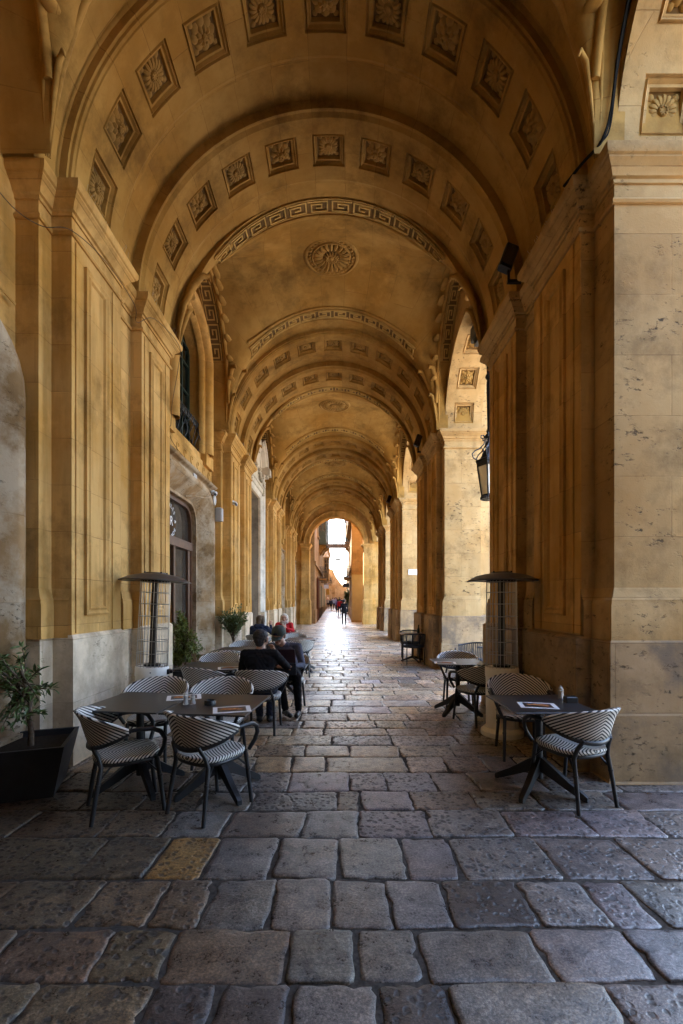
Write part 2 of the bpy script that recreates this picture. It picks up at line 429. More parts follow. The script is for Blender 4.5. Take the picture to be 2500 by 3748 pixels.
def beds(m, o):
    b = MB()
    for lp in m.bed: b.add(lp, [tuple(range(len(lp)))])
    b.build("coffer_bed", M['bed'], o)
def ros_at(parent, k, P, inward, tang, size):
    o = bpy.data.objects.new("rosette", ROS[k % 2]); COL.objects.link(o); o.parent = parent
    z = inward.normalized(); x = (tang - z * tang.dot(z)).normalized(); y = z.cross(x)
    o.matrix_world = Matrix.Translation(P) @ Matrix((x, y, z)).transposed().to_4x4() @ Matrix.Diagonal((size, size, size * 1.0, 1))
    return o

def revolve(m, mp, prof, span=(0, pi), n=44):
    """profile of (r, a) revolved through the span"""
    m.loft([[mp(span[0] + (span[1] - span[0]) * k / n, r, a) for r, a in prof] for k in range(n + 1)], closed=False)

def mpT(t, r, a): return (XC + r * cos(t), a, ZS + r * sin(t))

def key_strokes(m, f, L, wid, unit, h=.018, sw=.024):
    """Greek fret mapped by f(s, t, h): s along 0..L, t across 0..wid; mirrored about the middle"""
    nu = max(2, int(L / 2 / unit)); u = L / 2 / nu
    def stroke(s0, t0, s1, t1, w=sw):
        if abs(s1 - s0) > abs(t1 - t0):
            a, b = min(s0, s1) - w / 2, max(s0, s1) + w / 2; c, d = t0 - w / 2, t0 + w / 2
            n = max(1, int((b - a) / .2))
        else:
            a, b = s0 - w / 2, s0 + w / 2; c, d = min(t0, t1) - w / 2, max(t0, t1) + w / 2; n = 1
        for k in range(n):
            p, q = a + (b - a) * k / n, a + (b - a) * (k + 1) / n
            vs = [f(p, c, 0), f(q, c, 0), f(q, d, 0), f(p, d, 0), f(p, c, h), f(q, c, h), f(q, d, h), f(p, d, h)]
            m.add(vs, [(4, 5, 6, 7), (0, 1, 5, 4), (1, 2, 6, 5), (2, 3, 7, 6), (3, 0, 4, 7)])
    path = [(1.0, 0), (.12, 0), (.12, 1), (.86, 1), (.86, .28), (.38, .28), (.38, .66), (.62, .66)]
    b = .14 * wid; hh = wid - 2 * b
    for side in (-1, 1):
        for k in range(nu):
            for (p, q) in zip(path, path[1:]):
                s0 = L / 2 + side * (k + p[0]) * u; s1 = L / 2 + side * (k + q[0]) * u
                stroke(s0, b + p[1] * hh, s1, b + q[1] * hh)
    for t in (.0, wid):
        n = int(L / .15)
        for k in range(n):
            stroke(L * k / n, t, L * (k + 1) / n, t, .014)

def cap_prof(zt):
    return [(0, zt - .43), (.022, zt - .43), (.034, zt - .41), (.022, zt - .385), (0, zt - .38), (0, zt - .25), (.018, zt - .25), (.018, zt - .215), (.04, zt - .205),
            (.055, zt - .17), (.09, zt - .125), (.115, zt - .105), (.115, zt - .09), (.135, zt - .08), (.15, zt - .05), (.15, zt), (-.2, zt)]
BASE = [(0, 1.74), (.012, 1.72), (.03, 1.66), (.055, 1.63), (.055, 1.60), (.065, 1.58), (.065, 1.26)]

def panel(name, tf, w, h, parent, mat):
    m = MB()
    def r(i, d): return [tf(i, i, d), tf(w - i, i, d), tf(w - i, h - i, d), tf(i, h - i, d)]
    m.loft([r(0, 0), r(0, .03), r(.02, .035), r(.045, .02), r(.055, .02), r(.07, .034), r(.085, .03), r(.10, .006), r(.14, .006)], False, True)
    return m.build(name, mat, parent)

def spikes(name, path, z, parent):
    m = MB(); rnd = random.Random(len(path) * 3 + int(z * 10))
    for (a, b) in zip(path, path[1:]):
        a, b = Vector(a), Vector(b); n = max(2, int((b - a).length / .045))
        for k in range(n):
            p = a.lerp(b, (k + rnd.random() * .5) / n); d = Vector((rnd.uniform(-.05, .05), rnd.uniform(-.05, .05), rnd.uniform(.09, .13)))
            q = Vector((p.x, p.y, z)); m.tube([q, q + d], .0016, 3, False)
    return m.build(name, M['steel'], parent)

def pier_left(P):
    path = [(-3.6, P - .14), (-2.83, P - .14), (-2.83, P + .05), (-2.63, P + .05), (-2.63, P + 1.06), (-2.78, P + 1.06), (-2.78, P + 1.64), (-2.63, P + 1.64), (-2.63, P + 2.65), (-2.83, P + 2.65), (-2.83, P + 2.84), (-3.6, P + 2.84)]
    m = MB(); m.sweep(path, [(0, 1.2), (0, ZS - .43)])
    o = m.build("pier", M['stone'], arcade)
    c = MB(); c.sweep(path, cap_prof(ZS)); c.build("capital", M['stone'], o, 35)
    p = MB(); p.sweep(path, [(0, 1.285), (.022, 1.265), (.034, 1.25), (.034, .02), (.045, 0)]); p.build("plinth", M['plinth'], o)
    for sg in (path[0:4], path[4:8], path[8:12]): b = MB(); b.sweep(sg, BASE); b.build("base_moulding", M['stone'], o, 35)
    for y0 in (P + .27, P + 1.88): panel("sunk_panel", lambda a, z, d, y0=y0: (-2.63 + d, y0 + a, 1.47 + z), .47, 3.6, o, M['stone'])
    # arris strips: the flat margins beside the panels
    s = MB()
    for y0 in (P + .11, P + 1.72): s.box(-2.63, -2.618, y0, y0 + .045, 1.30, ZS - .45); s.box(-2.63, -2.618, y0 + .73, y0 + .775, 1.30, ZS - .45)
    s.build("arris_strip", M['stone'], o)
    if 0 < P < 20: spikes("bird_spikes", [(-2.53, P + .05), (-2.53, P + 1.06)], ZS, o); spikes("bird_spikes", [(-2.53, P + 1.64), (-2.53, P + 2.65)], ZS, o)
    return o

def pier_right(P):
    path = [(RO, P - .3), (2.5, P - .3), (2.5, P + .02), (2.36, P + .02), (2.36, P + 1.06), (2.5, P + 1.06), (2.5, P + 1.64), (2.36, P + 1.64), (2.36, P + 2.68), (2.5, P + 2.68), (2.5, P + 3.0), (RO, P + 3.0)]
    outer = [(RO, P + 2.85), (RO + .32, P + 2.85), (RO + .32, P - .15), (RO, P - .15)]
    path = list(reversed(path)); full = path + list(reversed(outer))
    m = MB(); m.sweep(full, [(0, 1.2), (0, ZS - .43)], True); m.sweep(list(reversed(outer)), [(0, ZS - .02), (0, 8.9)])
    o = m.build("pier", M['pier'], arcade)
    c = MB(); c.sweep(full, cap_prof(ZS), True); c.build("capital", M['pier'], o, 35)
    p = MB(); p.sweep(full, [(0, 1.285), (.06, 1.27), (.085, 1.25), (.085, .62), (.098, .60), (.105, .02), (.13, 0)], True); p.build("plinth", M['pier_base'], o)
    for sg in (path[0:4], path[4:8], path[8:12]): b = MB(); b.sweep(sg, BASE); b.build("base_moulding", M['pier'], o, 35)
    for y0 in (P + .30, P + 1.92): panel("sunk_panel", lambda a, z, d, y0=y0: (2.36 - d, y0 + a, 1.47 + z), .45, 3.6, o, M['stone'])
    f = MB()   # honey-washed inner faces of the twin pilasters, 3 mm proud of the pier
    for ya, yb in ((P + .02, P + 1.06), (P + 1.64, P + 2.68)): f.box(2.357, 2.37, ya - .003, yb + .003, 1.30, ZS - .435)
    f.build("pilaster_face", M['stone'], o)
    s = MB()
    for y0 in (P + .13, P + 1.75): s.box(2.343, 2.357, y0, y0 + .045, 1.30, ZS - .45); s.box(2.343, 2.357, y0 + .73, y0 + .775, 1.30, ZS - .45)
    s.build("arris_strip", M['stone'], o)
    if 0 < P < 20: spikes("bird_spikes", [(2.28, P + .05), (2.28, P + 1.06)], ZS, o)
    return o

def rib_pair(P):
    m = MB(); prof0 = [(RB, P - .02), (RB, P + .03), (R + .045, P + .03), (R + .045, P + .06), (R + .02, P + .065), (R + .012, P + .09), (R, P + .10)]
    revolve(m, mpT, [(R + .5, P)] + prof0)
    revolve(m, mpT, [(R, P + 1.0), (R + .012, P + 1.02), (R + .03, P + 1.05), (R + .03, P + 1.09), (R + .15, P + 1.09), (R + .15, P + 1.61), (R + .03, P + 1.61), (R + .03, P + 1.65), (R + .012, P + 1.68), (R, P + 1.70)])
    revolve(m, mpT, [(R, P + 2.60), (R + .012, P + 2.62), (R + .03, P + 2.66), (R + .03, P + 2.69), (RB, P + 2.69), (RB, P + 2.72), (R + .5, P + 2.72)])
    ct = []
    for a0, a1 in ((P + .10, P + 1.0), (P + 1.70, P + 2.60)):
        for t in soffit(m, mpT, R, a0, a1, 11, .47): ct.append((t, (a0 + a1) / 2))
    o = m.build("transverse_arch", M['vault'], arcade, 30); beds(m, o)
    k = 0
    if P > 0:
        for t, a in ct:
            ros_at(o, k, Vector(mpT(t, R + .082, a)), Vector((-cos(t), 0, -sin(t))), Vector((0, 1, 0)), .153); k += 1
    # springers that close the corner above each capital
    s = MB()
    for y0, y1 in ((P - .3, P + .02), (P + 2.68, P + 3.0)):
        s.box(LW - .3, XC - RB - .02, y0, y1, ZS - .005, 8.9); s.box(XC + RB + .02, RO, y0, y1, ZS - .005, 8.9)
    s.box(2.6, RO, P + .02, P + 2.68, ZS - .005, 8.9)
    s.build("springer", M['vault'], o)
    return o

def vh(u, v): return ZS + RV * (max(0, 1 - u * u) ** 4 + max(0, 1 - v * v) ** 4) ** .125

def bay_vault(y0, y1, lr=1.0):
    yc = (y0 + y1) / 2; hb = (y1 - y0) / 2 - .33
    m = MB(); nu, nv = 40, 28
    us = [-cos(pi * i / nu) for i in range(nu + 1)]; vs = [-cos(pi * i / nv) for i in range(nv + 1)]
    m.loft([[(XC + RX * u, yc + hb * v, vh(u, v)) for u in us] for v in vs], closed=False)
    for v in (-1, 1):      # bands over the ribs
        a = yc + v * hb; b = yc + v * ((y1 - y0) / 2)
        revolve(m, mpT, [(RB, a), (RB, b)])
        m.loft([[(XC + q_ * cos(pi * k / 44), a, ZS + w_ * sin(pi * k / 44)) for k in range(45)] for q_, w_ in ((RX, RV), (RB, RB))], closed=False)
    # deep side arches against the walls
    zs = [(v, ZS + RV * sqrt(max(0, 1 - v * v))) for v in vs]
    m.loft([[(x, yc + hb * v, z) for v, z in zs] for x in (XC - RX, LW - .02)], closed=False)
    m.loft([[(x, yc + hb * v, z) for v, z in zs] for x in (XC + RX, RW + .02)], closed=False)
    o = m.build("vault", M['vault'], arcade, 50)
    # roll mouldings round the vault, scalloped towards its field along the sides
    t = MB()
    th0 = radians(39)
    for v in (-1, 1):
        q = (hb - .40) / hb
        t.tube([(XC + RX * cos(th0 + (pi - 2 * th0) * k / 48), yc + v * hb * q, vh(cos(th0 + (pi - 2 * th0) * k / 48), q) - .012) for k in range(49)], .034, 6)
    for sx in (-1, 1):
        x = XC + sx * (RX - .02)
        t.tube([(x, yc + hb * cos(pi * k / 40), ZS + (RV - .03) * sin(pi * k / 40)) for k in range(3, 38)], .045, 7)
        nsc = 18
        for k in range(2, nsc - 1):
            a = pi * (k + .5) / nsc; v = cos(a); uu = .955
            t.ell((XC + sx * RX * uu, yc + hb * v * .985, vh(uu, v) - .01), (.075, hb * pi / nsc * .85 * abs(sin(a)) + .05, .035), 10, 6)
    t.build("roll_moulding", M['trim'], o, 60)
    # Greek frets
    kb = MB(); kb.cur = 0; ks = kb
    for v in (-1, 1):
        b = yc + v * ((y1 - y0) / 2); a = yc + v * (hb + .04); wid = .22; off = .025
        wid = .27; L = (pi - 2 * th0) * RV; nseg = 40
        def f2(s, tt, h, v=v):
            th = th0 + s / RV; q = (hb - .05 - tt) / hb; u = cos(th)
            return (XC + (RX - h - .006) * u, yc + v * hb * q, vh(u, q) - .012 - h)
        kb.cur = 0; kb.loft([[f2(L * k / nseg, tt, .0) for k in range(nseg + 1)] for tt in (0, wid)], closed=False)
        kb.cur = 1; key_strokes(kb, f2, L, wid, .36, .018, .025)
    for sx in (-1, 1):
        # arc length table of the side arch
        N = 160; pts = [(hb * cos(pi * (.19 + .62 * i / N)), RV * sin(pi * (.19 + .62 * i / N))) for i in range(N + 1)]
        cum = [0]
        for p, q in zip(pts, pts[1:]): cum.append(cum[-1] + sqrt((q[0] - p[0]) ** 2 + (q[1] - p[1]) ** 2))
        L = cum[-1]; wid = .30 if sx < 0 else .20; x0 = XC + sx * (RX + .035)
        def g(s, tt, h, sx=sx, x0=x0):
            s = min(max(s, 0), L); i = min(int(np.searchsorted(cum, s, side='right')) - 1, N - 1); w = (s - cum[i]) / (cum[i + 1] - cum[i])
            py = pts[i][0] + (pts[i + 1][0] - pts[i][0]) * w; pz = pts[i][1] + (pts[i + 1][1] - pts[i][1]) * w
            nn = Vector((py / hb / hb, pz / RV / RV)).normalized(); hh = h + .006
            return (x0 + sx * tt, yc + py - nn.x * hh, ZS + pz - nn.y * hh)
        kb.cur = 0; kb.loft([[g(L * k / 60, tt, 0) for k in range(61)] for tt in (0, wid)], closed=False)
        kb.cur = 1; key_strokes(kb, g, L, wid, .34, .016, .024)
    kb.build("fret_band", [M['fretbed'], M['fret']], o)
    # crown medallion
    md = MB(); zc = vh(0, 0); md.cur = 0
    md.lathe([(.56, .06), (.56, -.012), (.53, -.045), (.49, -.045), (.475, -.012)], 48, (XC, yc, zc - .02), caps=False)
    md.lathe([(.395, -.01), (.385, -.045), (.36, -.045), (.35, -.01)], 40, (XC, yc, zc - .02), caps=False)
    md.cur = 1; md.lathe([(.48, -.008), (.2, -.005), (.01, -.005)], 40, (XC, yc, zc - .02), caps=False); md.cur = 0
    for k in range(30):
        a = 2 * pi * k / 30; md.ell((XC + .435 * cos(a), yc + .435 * sin(a), zc - .035), (.035, .035, .035), 6, 4)
    for k in range(20):
        a = 2 * pi * k / 20
        md.tube([(XC + r * cos(a), yc + r * sin(a), zc - h) for r, h in ((.17, .03), (.25, .055), (.33, .05), (.37, .025))], [.02, .036, .042, .018], 6)
    for k in range(14):
        a = 2 * pi * k / 14
        md.tube([(XC + r * cos(a), yc + r * sin(a), zc - h) for r, h in ((.05, .05), (.1, .08), (.15, .05))], [.012, .022, .012], 5)
    md.ell((XC, yc, zc - .05), (.055, .055, .04), 10, 6)
    md.build("ceiling_medallion", [M['rosette'], M['bed']], o, 50)
    # acanthus corner leaves
    for sx in (-1, 1):
        for sy in (-1, 1):
            lf = MB()
            cx, cy = XC + sx * (RX + .02), yc + sy * (hb + .02)
            def q(d, z, lat=0): return (cx - sx * d - sx * lat * .7, cy - sy * d * .62 + sy * lat * .7, ZS + z)
            for lat, sc in ((-.085, .85), (0, 1.1), (.085, .85)):
                lf.tube([q(-.02, .0, lat * .2), q(.0, .5 * sc, lat * .5), q(.05, .95 * sc, lat * .9), q(.14, 1.3 * sc, lat * 1.3), q(.26, 1.56 * sc, lat * 1.7), q(.36, 1.58 * sc, lat * 1.8), q(.375, 1.5 * sc, lat * 1.7)], [lr * z for z in (.012, .028, .046, .06, .055, .04, .014)], 8)
            lf.tube([q(.0, .1), q(.07, .5), q(.13, .75), q(.20, .80), q(.225, .73)], [lr * z for z in (.012, .036, .046, .036, .014)], 8)
            lf.build("acanthus_leaf", M['trim'], o, 60)
    return o

def side_arch(y0, y1, ros=True):
    """arch of the open side with coffered intrados"""
    yc = (y0 + y1) / 2; Ro = (y1 - y0) / 2 - .3; zs = ZS + .02
    outer = [(y0 + .16, ZS - .004), (y0 + .16, 8.9), (y1 - .16, 8.9), (y1 - .16, ZS - .004), (y1 - .195, ZS - .004)]
    arch = arcpts(yc, zs, Ro + .105, 0, pi, 36)
    o = plate("side_arch", outer + arch + [(y0 + .195, ZS - .004)], [], RW + .004, RO, 'x', M['pier'], arcade)
    m = MB(); mp = lambda t, r, a: (a, yc + r * cos(t), zs + r * sin(t))
    ct = soffit(m, mp, Ro - .012, RW - .045, RO + .02, 7, .46, (0, pi), .08, .225)
    revolve(m, mp, [(Ro - .012, RW - .045), (Ro + .10, RW - .045), (Ro + .12, RW - .02), (Ro + .12, RW + .01)])
    revolve(m, mp, [(Ro - .012, RO + .02), (Ro + .16, RO + .02), (Ro + .2, RO)])
    i = m.build("intrados", M['pier'], o, 30); beds(m, o)
    if ros:
        for k, t in enumerate(ct): ros_at(o, k, Vector(mp(t, Ro + .066, (RW + RO) / 2 - .012)), Vector((0, -cos(t), -sin(t))), Vector((1, 0, 0)), .148)
    return o

def opening(yc, hw, z0, zt, rad, n=6):
    """flat-headed opening with rounded shoulders"""
    p = [(yc - hw, z0)]
    p += [(yc - hw + rad - rad * cos(pi / 2 * k / n), zt - rad + rad * sin(pi / 2 * k / n)) for k in range(n + 1)]
    p += [(yc + hw - rad + rad * sin(pi / 2 * k / n), zt - rad + rad * cos(pi / 2 * k / n)) for k in range(n + 1)]
    p += [(yc + hw, z0)]
    return p
def archwin(yc, hw, z0, zsp, rise, n=12):
    r = (hw * hw + rise * rise) / (2 * rise); a = math.asin(hw / r)
    return [(yc - hw, z0)] + [(yc + r * sin(-a + 2 * a * k / n), zsp + rise - r + r * cos(-a + 2 * a * k / n)) for k in range(n + 1)] + [(yc + hw, z0)]
def frame_between(m, loops):
    """loft through loops [(points(y,z), x)] of equal length, open at the foot"""
    m.loft([[(x, y, z) for y, z in pts] for pts, x in loops], closed=False)

def letters(txt, size, mat):
    cu = bpy.data.curves.new("lettering", 'FONT'); cu.body = txt; cu.size = size; cu.align_x = 'CENTER'; cu.align_y = 'CENTER'; cu.extrude = .0012
    t = bpy.data.objects.new("t", cu); COL.objects.link(t)
    me = bpy.data.meshes.new_from_object(t.evaluated_get(bpy.context.evaluated_depsgraph_get()))
    bpy.data.objects.remove(t); bpy.data.curves.remove(cu); return me

def left_bay(y0, y1, kind='door', full=True, hwd=1.08):
    yc = (y0 + y1) / 2; outer = [(y0 + .1, -.05), (y0 + .1, 8.9), (y1 - .1, 8.9), (y1 - .1, -.05)]
    if kind == 'plain':
        return plate("bay_wall", outer, [], LW - .4, LW, 'x', M['stone'], arcade)
    if kind == 'door':
        dh = opening(yc, hwd + .31, -.04, 3.965, .545); wh = archwin(yc, .92, 4.86, 6.95, .58)
        o = plate("bay_wall", outer, [dh, wh], LW - .4, LW, 'x', M['stone'], arcade)
        pl = MB(); ya, yb = y0 + .14, y1 - .14
        pl.box(LW, LW + .03, ya, min(yc - 1.52, yc - hwd - .5), 0, 1.26); pl.box(LW, LW + .03, max(yc + 1.52, yc + hwd + .5), yb, 0, 1.26); pl.build("plinth", M['plinth'], o)
        # weathered, splayed door surround
        dw = empty("doorway"); dw.parent = arcade
        m = MB(); O = lambda e, zt, r: opening(yc, hwd + e, 0, zt, r)
        frame_between(m, [(O(.50, 4.12, .62), LW), (O(.50, 4.12, .62), LW + .14), (O(.44, 4.07, .6), LW + .165), (O(.38, 4.02, .58), LW + .15), (O(.36, 4.0, .57), LW + .13), (O(.30, 3.96, .54), LW + .10), (O(.16, 3.85, .48), LW - .06), (O(.05, 3.765, .44), LW - .16), (O(.04, 3.76, .44), LW - .13), (O(-.015, 3.705, .42), LW - .13), (O(-.015, 3.705, .42), LW - .3)])
        for s_ in (-1, 1):   # feet of the surround
            a, b = sorted((yc + s_ * (hwd + .02), yc + s_ * (hwd + .5))); m.box(LW - .1, LW + .18, a, b, 0, .42)
        m.build("stone_surround", M['door_stone'], dw, 40)
        lt = MB()
        if hwd < 1.2: lt.box(LW, LW + .08, yc - 1.58, yc + 1.58, 4.125, 4.22)
        if hwd < 1.2: lt.sweep([(LW, yc - 1.64), (LW + .12, yc - 1.64), (LW + .12, yc + 1.64), (LW, yc + 1.64)], [(-.04, 4.20), (-.02, 4.22), (.02, 4.24), (.05, 4.26), (.06, 4.29), (-.12, 4.30)])
        for s_ in (-1, 1) if hwd < 1.2 else ():     # scrolled ears beside the lintel
            lt.tube([(LW + .06, yc + s_ * 1.60, 4.26), (LW + .08, yc + s_ * 1.66, 4.1), (LW + .08, yc + s_ * 1.66, 3.9), (LW + .05, yc + s_ * 1.61, 3.7), (LW + .04, yc + s_ * 1.59, 3.4)], [.06, .075, .07, .05, .025], 8)
        if hwd < 1.2: lt.build("lintel", M['door_stone'], dw, 40)
        g = MB(); hb = .05
        def fr(e0, e1, x0, x1, zt): 
            A, B = opening(yc, e0, .02, zt, .40), opening(yc, e1, .02, zt - (e0 - e1), .36)
            frame_between(g, [(A, x0), (A, x1), (B, x1), (B, x0)])
        fr(1.085, .99, LW - .34, LW - .22, 3.72)
        g.box(LW - .35, LW - .20, yc - 1.07, yc + 1.07, 2.72, 2.86); g.box(LW - .34, LW - .19, yc - 1.07, yc + 1.07, 2.86, 2.89)
        g.box(LW - .33, LW - .23, yc - .05, yc + .05, 0.02, 2.72); g.box(LW - .33, LW - .23, yc - .99, yc + .99, .02, .55)
        for s_ in (-1, 1): g.box(LW - .33, LW - .24, *sorted((yc + s_ * .84, yc + s_ * .99)), .55, 2.72)
        g.build("door_frame", M['wood'], dw)
        gl = MB(); gl.box(LW - .30, LW - .29, yc - 1.0, yc + 1.0, .5, 3.68); gl.build("pane", M['glass'], dw)
        if full:
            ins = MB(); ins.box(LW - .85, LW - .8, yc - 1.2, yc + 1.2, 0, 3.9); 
            ins.build("interior_screen", M['grey_stone'], dw)
            dr = MB(); rr = random.Random(3)
            pts = [(LW - .62 + .05 * sin(k * 1.9) + rr.uniform(-.01, .01), yc - 1.05 + k * .055) for k in range(14)]
            dr.loft([[(x, y, z) for x, y in pts] for z in (0.05, 2.7)], closed=False)
            pts2 = [(LW - .62 + .05 * sin(k * 1.9), yc + .55 + k * .055) for k in range(10)]
            dr.loft([[(x, y, z) for x, y in pts2] for z in (0.05, 2.7)], closed=False)
            dr.build("curtain", M['curtain'], dw, 60)
        # window above
        wd = empty("window"); wd.parent = arcade
        A = lambda e, rise=.58: archwin(yc, .92 + e, 4.86 - (0), 6.95, rise + e * .9)
        s = MB()
        frame_between(s, [(A(.52), LW), (A(.52), LW + .05), (A(.44), LW + .06), (A(.42), LW + .035), (A(.30), LW + .035), (A(.29), LW + .12), (A(.27), LW + .18), (A(.22), LW + .235), (A(.15), LW + .25), (A(.08), LW + .225), (A(.045), LW + .18), (A(.04), LW + .10), (A(.0), LW + .09), (A(-.03), LW + .05), (A(-.03), LW - .02), (A(-.002), LW - .03), (A(-.002), LW - .30)])
        for s_ in (-1, 1):
            a, b = sorted((yc + s_ * .95, yc + s_ * 1.5)); s.box(LW, LW + .13, a, b, 4.62, 4.9)
            # small fret square on each side of the sill
            def f(p, q, h, s_=s_): return (LW + .131 + h, yc + s_ * 1.225 + p - .12, 5.06 + q)
            s.box(LW, LW + .04, *sorted((yc + s_ * 1.08, yc + s_ * 1.40)), 4.9, 5.4)
            for (p0, q0, p1, q1) in ((.0, 0, .24, 0), (.24, 0, .24, .26), (.24, .26, 0, .26), (0, .26, 0, .08), (.0, .08, .16, .08), (.16, .08, .16, .18), (.16, .18, .08, .18)):
                a_, b_ = min(p0, p1) - .01, max(p0, p1) + .01; c_, d_ = min(q0, q1) - .01, max(q0, q1) + .01
                s.box(LW + .04, LW + .055, yc + s_ * 1.225 - .12 + a_, yc + s_ * 1.225 - .12 + b_, 5.02 + c_, 5.02 + d_)
        s.build("stone_surround", M['stone'], wd, 40)
        b = MB(); b.box(LW, LW + .05, yc - 1.6, yc + 1.6, 4.31, 4.70)
        for k in range(8):     # running-dog scroll
            cy = yc - 1.4 + k * .4
            pts = [(LW + .055, cy + (.02 + .012 * i) * cos(i * .55) , 4.51 + (.02 + .012 * i) * sin(i * .55)) for i in range(11)]
            b.tube(pts + [(LW + .055, cy + .26, 4.385), (LW + .055, cy + .38, 4.365)], .012, 5)
        b.build("scroll_band", M['stone'], wd, 50)
        c = MB(); c.box(LW - .3, LW - .26, yc - .9, yc + .9, 4.86, 7.45); c.build("pane", M['darkglass'], wd)
        c = MB(); c.box(LW - .38, LW - .36, yc - .92, yc + .92, 4.86, 7.5); c.build("dark_blind", M['shutter'], wd)
        c = MB()
        for yy in (-.9, -.46, -.02, .42, .86): c.box(LW - .26, LW - .22, yc + yy - .035, yc + yy + .035, 4.86, 7.4)
        for zz in (5.5, 6.1, 6.7, 7.1): c.box(LW - .258, LW - .225, yc - .9, yc + .9, zz - .02, zz + .02)
        c.build("casement", M['shutter'], wd)
        r = MB()
        for k in range(13):
            yy = yc - .88 + k * 1.76 / 12
            r.tube([(LW - .03 + .05 * sin(z * 9 + k), yy + .035 * sin(z * 12 + k * 3.1), 4.88 + z) for z in [i * .05 for i in range(13)]], .009, 5)
        r.tube([(LW - .03, yc - .92, 5.5), (LW - .03, yc + .92, 5.5)], .014, 6); r.tube([(LW - .03, yc - .92, 5.38), (LW - .03, yc + .92, 5.38)], .009, 6)
        for k in range(12): r.lathe([(.05, 0), (.058, .004), (.05, .008)], 8, (0, 0, 0), lambda x, y, z, k=k: (LW - .03 + z, yc - .81 + k * .147 + x, 5.44 + y))
        r.build("railing", M['iron'], wd, 50)
        return o
    # grand portal
    hw = 1.28; zt = 5.5
    o = plate("bay_wall", outer, [[(yc - hw, -.04), (yc - hw, zt), (yc + hw, zt), (yc + hw, -.04)]], LW - .4, LW, 'x', M['stone'], arcade)
    dw = empty("doorway"); dw.parent = arcade
    def O(e, q): return [(yc - hw - e, 0), (yc - hw - e, zt + q), (yc + hw + e, zt + q), (yc + hw + e, 0)]
    m = MB(); frame_between(m, [(O(.42, .42), LW), (O(.42, .42), LW + .20), (O(.33, .33), LW + .22), (O(.31, .31), LW + .18), (O(.18, .18), LW + .17), (O(.16, .16), LW + .13), (O(.04, .04), LW + .12), (O(-.01, -.01), LW + .08), (O(-.01, -.01), LW + .0)])
    for s_ in (-1, 1): m.box(LW, LW + .24, *sorted((yc + s_ * hw, yc + s_ * (hw + .44))), 0, 1.2)
    m.build("stone_surround", M['white_stone'], dw)
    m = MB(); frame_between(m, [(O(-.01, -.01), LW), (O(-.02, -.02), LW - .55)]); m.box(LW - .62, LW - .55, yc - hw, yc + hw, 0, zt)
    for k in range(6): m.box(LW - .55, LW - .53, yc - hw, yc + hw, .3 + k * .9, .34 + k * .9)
    m.build("grey_reveal", M['grey_stone'], dw)
    m = MB()
    for s_ in (-1, 1):      # broken segmental pediment
        pts = [(yc + s_ * 1.72 * cos(a), 6.62 + 1.05 * sin(a)) for a in [radians(4 + k * 6.5) for k in range(10)]]
        n = len(pts)
        m.loft([[(x, yc + (y - yc) * k, 6.62 + (z - 6.62) * k) for y, z in pts] for x, k in ((LW, 1.0), (LW + .34, 1.0), (LW + .34, .93), (LW + .28, .9), (LW + .26, .84), (LW + .12, .80), (LW + .10, .74), (LW, .72))], closed=False)
        m.box(LW, LW + .42, *sorted((yc + s_ * 1.38, yc + s_ * 1.80)), 6.42, 6.66); m.box(LW, LW + .36, *sorted((yc + s_ * 1.42, yc + s_ * 1.76)), 6.66, 6.74)
        m.box(LW, LW + .33, *sorted((yc + s_ * 1.44, yc + s_ * 1.74)), 6.34, 6.42)
    m.box(LW, LW + .16, yc - 1.7, yc + 1.7, 5.94, 6.36)
    m.box(LW, LW + .22, yc - .35, yc + .35, 6.36, 7.5); m.ell((LW + .25, yc, 7.1), (.1, .22, .3), 10, 6)
    m.build("pediment", M['white_stone'], dw, 40)
    m = MB()
    for s_ in (-1, 1):
        for k in range(7): m.ell((LW + .2, yc + s_ * (1.35 - .02 * k), 6.1 - k * .08), (.07, .07 - .006 * k, .06), 7, 5)
        for k in range(9): a = pi * k / 8; m.ell((LW + .22, yc + s_ * (.75 + .42 * cos(a)), 6.32 - .3 * sin(a)), (.07, .08, .07), 7, 5)
    m.build("festoon", M['white_stone'], dw, 60)
    return o

for P in PAIRS: pier_left(P); pier_right(P); rib_pair(P)
for i, (a, b) in enumerate(BAYS):
    bay_vault(a, b, .6 if i == 1 else 1.0)
    if i: side_arch(a, b, i < 5)
    else: plate('added_blocking_wall', [(a, -.05), (a, 8.9), (b, 8.9), (b, -.05)], [], RW, RO, 'x', M['pier'], arcade)  # unseen bay closed by an added wall to darken the foreground
    left_bay(a, b, 'plain' if i == 0 else 'portal' if i == 3 else 'door', True, 1.30 if i == 1 else 1.08)
# walls between and above, the storeys over the arcade
m = MB(); m.box(-14, LW - .38, -7, 31.9, -.1, 13); m.box(LW - .38, RO + .2, -7, 31.9, 8.88, 13.5); m.build("upper_storey", M['stone'], arcade)
plate("added_rear_wall", [(-3.5, 0), (-3.5, 9), (3.5, 9), (3.5, 0)], [], -6.6, -6.25, 'y', M['stone'], arcade)  # unseen wall added behind the camera to keep the foreground dim
EY = 31.3
RE, ZE = 1.87, 5.53
o = plate("end_arch", [(-3.6, 0), (-3.6, 9), (3.7, 9), (3.7, 0), (XC + RE, 0)] + arcpts(XC, ZE, RE, 0, pi, 40) + [(XC - RE, 0)], [], EY, EY + .9, 'y', M['stone'], arcade)
m = MB(); mpE = lambda t, r, a: (XC + r * cos(t), a, ZE + r * sin(t))
revolve(m, mpE, [(RE - .004, EY - .06), (RE + .12, EY - .06), (RE + .14, EY - .03), (RE + .34, EY - .03), (RE + .36, EY - .07), (RE + .42, EY - .07), (RE + .42, EY + .02)])
m.build("archivolt", M['stone'], o, 40)
